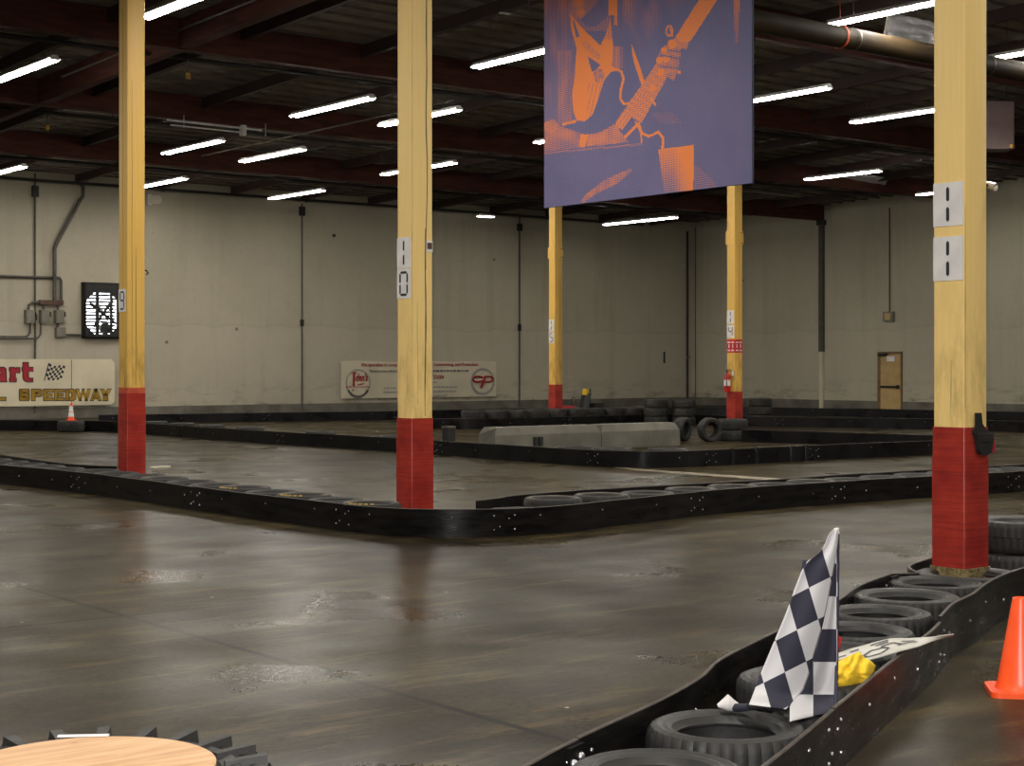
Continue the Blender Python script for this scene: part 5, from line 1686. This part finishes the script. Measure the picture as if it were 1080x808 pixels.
pz = 38.0
a = at_z(1034, 107, pz); b = at_z(1069.5, 157, pz)
root = thing('unit_heater', 'mauve-grey box heater hung under the roof right of the nearest post', 'heater', (a.x, a.y, b.z))
cxh, cyh = (a.x + b.x) / 2, (a.y + b.y) / 2
mb = MB()
dv = Vector((b.x - a.x, b.y - a.y, 0)); nv = Vector((-dv.y, dv.x, 0)).normalized() * .6
P = [(a.x, a.y, b.z), (b.x, b.y, b.z), (b.x, b.y, a.z), (a.x, a.y, a.z)]
mb.prism3(P, nv); part('case', mb, M['mauve'], root)
mb = MB()
for k in range(7):
    z = b.z + (a.z - b.z) * (k + .7) / 8
    q0 = Vector((a.x, a.y, z)) + dv * .1 - nv * .012; q1 = Vector((a.x, a.y, z)) + dv * .9 - nv * .012
    mb.prism3([q0, q1, q1 + Vector((0, 0, .05)), q0 + Vector((0, 0, .05))], nv * .05)
part('louver', mb, M['mauve'], root)
mb = MB()
for t in (.12, .88):
    q = Vector((a.x, a.y, a.z)) + dv * t + nv * .5; mb.tube([q, (q.x, q.y, deck(q.y) - .02)], .012, 6)
part('hanger_rod', mb, M['blackpipe'], root)
q = Vector((b.x, b.y, b.z)) - dv * .08 - nv * .01
mb = MB(); mb.box((q.x - .03, q.y - .05, q.z + .02), (q.x + .05, q.y + .03, q.z + .1)); part('valve', mb, M['goldink'], root)

# small pendants under the roof
for px, py0, py1, yv, kind, lab in ((50, 118, 133, 36.9, 'tag', 'small yellow tag hanging from the roof at far left'), (198.5, 68, 78, 29.8, 'tag', 'small yellow tag hanging from the roof right of post nine'),
                                  (402, 157, 172, 40, 'bell', 'small white sprinkler pendant left of post ten'), (798, 72, 87, 26, 'bell', 'small white sprinkler pendant just right of the banner')):
    t = at_y(px, py0, yv); b = at_y(px, py1, yv)
    root = thing('roof_pendant', lab, 'pendant', tuple(b), 'small things hanging from the roof')
    mb = MB(); mb.tube([(t.x, yv, deck(yv) - .05), b], .008, 6); part('rod', mb, M['blackpipe'] if kind == 'tag' else M['gal'], root)
    mb = MB()
    if kind == 'tag': mb.box((b.x - .045, yv - .02, b.z - .1), (b.x + .045, yv + .02, b.z + .02))
    else: mb.lathe([(.02, .06), (.05, .04), (.14, .0), (.12, -.02), (.001, -.03)], tuple(b), 16)
    part('tag_plate' if kind == 'tag' else 'disc', mb, M['goldink'] if kind == 'tag' else M['gal'], root, 40)

# ------------------------------------------------------------------ back-wall equipment
YW = WALLY
def wp(px, py, off=.05):
    v = at_y(px, py, YW - off); return v


def wall_run(name, pts, r, lab, m, cat='conduit', off=.05, group='wall conduits', extra=None):
    P = [wp(x, y, off) for x, y in pts]
    mb = MB(); mb.tube(P, r, 8)
    o = solo(name, mb, M[m], lab, cat, tuple(P[0]), group, 40)
    return o


def wall_box(parent_or_lab, name, x0, y0, x1, y1, dep, m, parent=None, cat='box', off=0, rb=.0):
    a = wp(x0, y0, 0); b = wp(x1, y1, 0)
    mb = MB(); mb.box((a.x, YW - off - dep, b.z), (b.x, YW - off, a.z))
    if parent is not None: return part(name, mb, M[m], parent)
    return solo(name, mb, M[m], parent_or_lab, cat, ((a.x + b.x) / 2, YW, b.z))


for x, yt, yb_, bt, lab in ((37, 183, 436, (196, 207.5), 'thin vertical conduit with a black box at top, left on the back wall'),
                            (318.5, 215, 432, (218, 227.5), 'thin vertical conduit with a black box at top, between posts nine and ten'),
                            (548, 226, 429, (236, 243.5), 'thin vertical conduit with a black box at top, left of post fifteen')):
    o = wall_run('wall_conduit', [(x, yt), (x, yb_)], .032, lab, 'conduit')
    a = wp(x, bt[0]); b = wp(x, bt[1])
    mb = MB(); mb.box((a.x - .1, YW - .12, b.z), (a.x + .1, YW - .005, a.z)); part('junction_box', mb, M['black'], o)
    m_ = {37: 335, 318.5: 341, 548: 346}[x]
    a = wp(x, m_ - 4); b = wp(x, m_ + 3)
    mb = MB(); mb.box((a.x - .055, YW - .1, b.z), (a.x + .055, YW - .005, a.z)); part('coupling', mb, M['black'], o)
o = wall_run('downpipe', [(725, 244), (725, 420)], .05, 'black vertical pipe on the back wall beside the room corner', 'blackpipe', 'pipe', .1, None)
a = wp(725, 377); mb = MB(); mb.lathe([(.05, -.05), (.09, -.03), (.09, .03), (.05, .05)], (a.x, YW - .1, a.z), 12); part('coupling', mb, M['gal'], o, 40)
a = wp(700.5, 371); b = wp(701.8, 383)
mb = MB(); mb.box((a.x, YW - .04, b.z), (b.x, YW - .002, a.z)); solo('wall_strip', mb, M['black'], 'short black vertical strip on the back wall left of the black pipe', 'strip', tuple(b))
mb = MB(); mb.box((WALLX - .03, YW - .03, 0), (WALLX, YW, 7.7)); struct('trim_2', mb, M['conduit'])

# electrical group
wall_run('wall_conduit', [(-8, 291), (40, 292.5), (60, 292.8), (63, 293.4), (64.5, 296), (64.6, 318)], .045, 'horizontal conduit bending down to the wireway at the left wall', 'conduit', off=.09)
wall_run('wall_conduit', [(87.5, 190), (87.5, 207), (84, 212), (60, 256), (57.6, 262), (57.4, 318)], .065, 'slanting conduit dropping from the roof to the wireway', 'conduit', off=.16)
wall_run('wall_conduit', [(-8, 355.2), (24, 355.2), (29, 354.6), (31.5, 351), (32, 341)], .035, 'conduit leaving the first switch box towards the left edge', 'conduit', off=.05)
wall_run('wall_conduit', [(-8, 357), (34, 357), (40, 356.4), (42.6, 353), (43, 341)], .035, 'conduit leaving the second switch box along the wall', 'conduit', off=.14)
wall_run('wall_conduit', [(30, 327), (30.4, 322), (34, 319.3), (41, 319)], .045, 'curved conduit joining the first switch box to the wireway', 'conduit', off=.09)
wall_run('wall_conduit', [(66, 353), (85, 353.6)], .04, 'short conduit from the lower box to the fan', 'conduit', off=.09)
wall_box('brown wireway trough above the grey switch boxes', 'wireway', 40, 316.5, 64.5, 322, .2, 'rust')
for x0, x1, lab in ((25.3, 34, 'grey switch box, leftmost of three below the wireway'), (40.7, 49.5, 'grey switch box, middle of three below the wireway'), (56.5, 65, 'grey switch box, rightmost of three below the wireway')):
    a = wp(x0, 327, 0); b = wp(x1, 341, 0)
    root = thing('switch_box', lab, 'switch box', ((a.x + b.x) / 2, YW, b.z), 'grey switch boxes')
    mb = MB(); mb.box((a.x, YW - .22, b.z), (b.x, YW, a.z)); part('case', mb, M['greybox'], root)
    mb = MB(); mb.box((a.x + .03, YW - .235, b.z + .05), (b.x - .03, YW - .22, a.z - .03)); part('cover', mb, M['greybox'], root)
    mb = MB(); mb.tube([(b.x + .005, YW - .1, (a.z + b.z) / 2), (b.x + .06, YW - .12, (a.z + b.z) / 2), (b.x + .06, YW - .14, (a.z + b.z) / 2 + .16)], .022, 6); part('lever', mb, M['black'], root, 40)
wall_run('wall_conduit', [(46, 327), (46, 321)], .04, 'stub of conduit between the middle switch box and the wireway', 'conduit', off=.1)
wall_run('wall_conduit', [(61, 327), (61, 321)], .04, 'stub of conduit between the right switch box and the wireway', 'conduit', off=.1)
wall_box('grey square junction box under the right switch box', 'junction_box', 57.5, 345.5, 67, 355.5, .2, 'greybox')
wall_run('wall_conduit', [(61, 341), (61, 346)], .05, 'stub of conduit between the right switch box and the junction box', 'conduit', off=.1)

# exhaust fan
a = wp(85.6, 297.8, 0); b = wp(127, 356.8, 0)
x0, x1, z0, z1 = a.x, b.x, b.z, a.z
xc, zc = (x0 + x1) / 2, (z0 + z1) / 2
ia = wp(88, 309, 0); ib = wp(121.5, 352.5, 0)
root = thing('exhaust_fan', 'black square exhaust fan with bright daylight behind its blades', 'fan', (xc, YW, z0))
ux0, ux1, uz0, uz1 = ia.x, ib.x, ib.z, ia.z
mb = MB()                                                    # frame plate with a chamfered opening
ch = .26
inner = [(ux0 + ch, uz0), (ux1 - ch, uz0), (ux1, uz0 + ch), (ux1, uz1 - ch), (ux1 - ch, uz1), (ux0 + ch, uz1), (ux0, uz1 - ch), (ux0, uz0 + ch)]
outer = [(ux0 + ch, z0), (ux1 - ch, z0), (x1, uz0 + ch), (x1, uz1 - ch), (ux1 - ch, z1), (ux0 + ch, z1), (x0, uz1 - ch), (x0, uz0 + ch)]
corner = {0: None, 1: (x1, z0), 3: (x1, z1), 5: (x0, z1), 7: (x0, z0)}
for yv in (YW - .24, YW - .2):
    vs = [(x, yv, z) for x, z in inner] + [(x, yv, z) for x, z in outer] + [(x1, yv, z0), (x1, yv, z1), (x0, yv, z1), (x0, yv, z0)]
    fs = []
    for i in range(8):
        j = (i + 1) % 8
        fs.append((i, j, 8 + j, 8 + i))
    fs += [(9, 16, 10), (11, 17, 12), (13, 18, 14), (15, 19, 8)]
    mb.add(vs, fs)
mb.box((x0, YW - .24, z0), (x0 + .03, YW, z1)); mb.box((x1 - .03, YW - .24, z0), (x1, YW, z1)); mb.box((x0, YW - .24, z0), (x1, YW, z0 + .03)); mb.box((x0, YW - .24, z1 - .03), (x1, YW, z1))
part('frame', mb, M['black'], root)
mb = MB()
for k in range(12):
    z = uz0 + (uz1 - uz0) * (k + .5) / 12
    mb.prism3([(ux0, YW - .06, z - .035), (ux0, YW - .02, z + .03), (ux0, YW - .012, z + .025), (ux0, YW - .05, z - .04)], (ux1 - ux0, 0, 0))
part('shutter', mb, M['black'], root)
mb = MB()
for t, w_ in ((.36, .06), (.80, .05)):
    x = ux0 + (ux1 - ux0) * t; mb.box((x - w_, YW - .2, uz0 - .02), (x + w_, YW - .17, uz1 + .02))
part('strut', mb, M['black'], root)
hx, hz = ux0 + (ux1 - ux0) * .56, uz0 + (uz1 - uz0) * .5
mb = MB(); mb.tube([(hx, YW - .2, hz), (hx, YW - .12, hz)], .09, 14); mb.lathe([(.24, -.01), (.27, -.02), (.27, .02), (.24, .01)], (hx, YW - .19, hz), 28, axis='y', closed=True); 
for k in range(4):
    a_ = k * pi / 2 + .5; mb.tube([(hx, YW - .19, hz), (hx + .25 * cos(a_), YW - .19, hz + .25 * sin(a_))], .02, 6)
part('hub', mb, M['black'], root, 40)
mb = MB()
for k in range(4):
    a_ = k * pi / 2 + .95
    P = []
    for r, w_ in ((.08, -.04), (.5, -.06), (.6, .0), (.5, .05), (.08, .04)):
        P.append((hx + r * cos(a_) - w_ * sin(a_), YW - .15 + w_ * .4, hz + r * sin(a_) + w_ * cos(a_)))
    mb.prism3(P, (0, .012, 0))
part('blade', mb, M['black'], root)
mb = MB(); mx, mz = hx + .07, uz0 + .18; mb.lathe([(.001, -.1), (.17, -.09), (.19, -.07), (.19, .03), (.17, .05), (.001, .06)], (mx, YW - .12, mz), 20, axis='y'); part('motor', mb, M['black'], root, 40)
mb = MB(); mb.box((ux0 - .02, YW - .008, uz0 - .02), (ux1 + .02, YW - .003, uz1 + .02)); part('daylight_opening', mb, M['daylight'], root, None, 'bright daylight in the opening')

# emergency light right of post nine
p = wp(158, 211, 0)
root = thing('emergency_light', 'small white twin-head emergency light on the back wall right of post nine', 'emergency light', (p.x, YW, p.z))
mb = MB(); a = wp(154.5, 205, 0); b = wp(158.5, 217, 0); mb.box((a.x, YW - .12, b.z), (b.x, YW, a.z)); part('case', mb, M['whitepaint'], root)
for q, px in enumerate((159.5, 163.5)):
    c_ = wp(px, 211, 0)
    mb = MB(); mb.lathe([(.001, .08), (.09, .06), (.15, -.02), (.15, -.05), (.001, -.03)], (c_.x, YW - .16 - .0 * q, c_.z), 18, axis='y'); mb.tube([(c_.x, YW - .1, c_.z), (c_.x, YW, c_.z)], .03, 8); part('lamp_head', mb, M['lens'], root, 40)
p = wp(352, 248.5, 0)
mb = MB(); mb.lathe([(.001, -.09), (.04, -.085), (.06, -.03), (.06, 0)], (p.x, YW, p.z), 12, axis='y')
solo('wall_sensor', mb, M['rust'], 'small dark knob high on the back wall right of the thin conduit', 'sensor', (p.x, YW, p.z), None, 40)

# ------------------------------------------------------------------ right wall: door, box, pipe
XW = WALLX
def rp(px, py): return at_x(px, py, XW)
a = rp(926.5, 371); b = rp(952, 433)
ya, yb_ = a.y, b.y
dm = MB(); dm.box((XW - .06, min(ya, yb_), 0), (XW, max(ya, yb_), a.z))
dfr = struct('door_1', dm, M['doorf'])
def dpart(name, mb, m, parent=dfr, lab=None):
    o = link(name, mb.mesh(name, M[m], (0, 0, 0)), parent=parent)
    return o
mb = MB(); y_lo, y_hi = min(ya, yb_), max(ya, yb_); fw = (y_hi - y_lo) * .07
mb.box((XW - .09, y_lo + fw * .5, .02), (XW - .06, y_hi - fw * 2.1, a.z - .1)); leaf = dpart('door_leaf', mb, 'doorc')
q = rp(939, 408); mb = MB(); mb.box((XW - .15, y_lo + fw, q.z - .04), (XW - .09, y_hi - fw * 2.5, q.z + .04)); mb.box((XW - .17, y_lo + fw, q.z - .07), (XW - .09, y_lo + fw * 2.4, q.z + .07)); dpart('push_bar', mb, 'black', leaf)
q = rp(941, 378.5); mb = MB(); mb.box((XW - .098, q.y - .19, q.z - .1), (XW - .09, q.y + .19, q.z + .1)); dpart('door_sign', mb, 'white', leaf)
q = rp(930, 373); mb = MB(); mb.box((XW - .17, y_hi - fw * 6, a.z - .16), (XW - .06, y_hi - fw, a.z - .06)); mb.tube([(XW - .14, y_hi - fw * 4, a.z - .1), (XW - .2, y_hi - fw * 8, a.z - .1)], .02, 6); dpart('closer', mb, 'black', leaf)

P = [rp(939, 219), rp(939, 329)]
mb = MB(); mb.tube([(XW - .05, P[0].y, P[0].z), (XW - .05, P[0].y, P[1].z)], .025, 6)
solo('wall_conduit', mb, M['conduit'], 'thin conduit dropping to the small box above the tan door', 'conduit', (XW - .05, P[0].y, P[1].z), 'wall conduits', 40)
a = rp(933.5, 329); b = rp(944, 339)
root = thing('alarm_box', 'small beige alarm box on the right wall above the tan door', 'alarm box', (XW, (a.y + b.y) / 2, b.z))
mb = MB(); mb.box((XW - .14, min(a.y, b.y), b.z), (XW, max(a.y, b.y), a.z)); part('case', mb, M['greybox'], root)
mb = MB(); mb.box((XW - .155, min(a.y, b.y) + .1, b.z + .06), (XW - .14, max(a.y, b.y) - .1, a.z - .06)); part('face', mb, M['doorc'], root)
a = rp(866, 237); b = rp(869.5, 371)
mb = MB(); mb.box((XW - .14, min(a.y, b.y) - .02, b.z), (XW, max(a.y, b.y) + .02, 7.45)); mb.box((XW - .12, min(a.y, b.y), 0), (XW, max(a.y, b.y), b.z))
mb.mi = [0] * 6 + [1] * 6
o = solo('wall_downpipe', mb, [M['conduit'], M['vinyl']], 'dark square downpipe on the right wall, painted cream below', 'pipe', (XW - .07, a.y, 0))
mb = MB(); mb.box((XW - .17, min(a.y, b.y) - .1, 7.3), (XW - .0, max(a.y, b.y) + .1, 7.5)); part('bracket', mb, M['blackpipe'], o)

# ------------------------------------------------------------------ camera and output
cam = bpy.data.cameras.new('camera'); cam.sensor_fit = 'HORIZONTAL'; cam.sensor_width = 36; cam.lens = F / 1080 * 36
cam.shift_y = -(404 - Y0) / 1080
cam.clip_end = 200
co = bpy.data.objects.new('camera', cam); COL.objects.link(co); co.location = (0, 0, CAMH); co.rotation_euler = (pi / 2, 0, -YAW)
SC.camera = co
vs_ = SC.view_settings; vs_.view_transform = 'Standard'; vs_.look = 'None'; vs_.gamma = 1; vs_.use_curve_mapping = False
vs_.exposure = 1.05
try:
    SC.cycles.use_denoising = True
    SC.cycles.max_bounces = 6
except Exception: pass
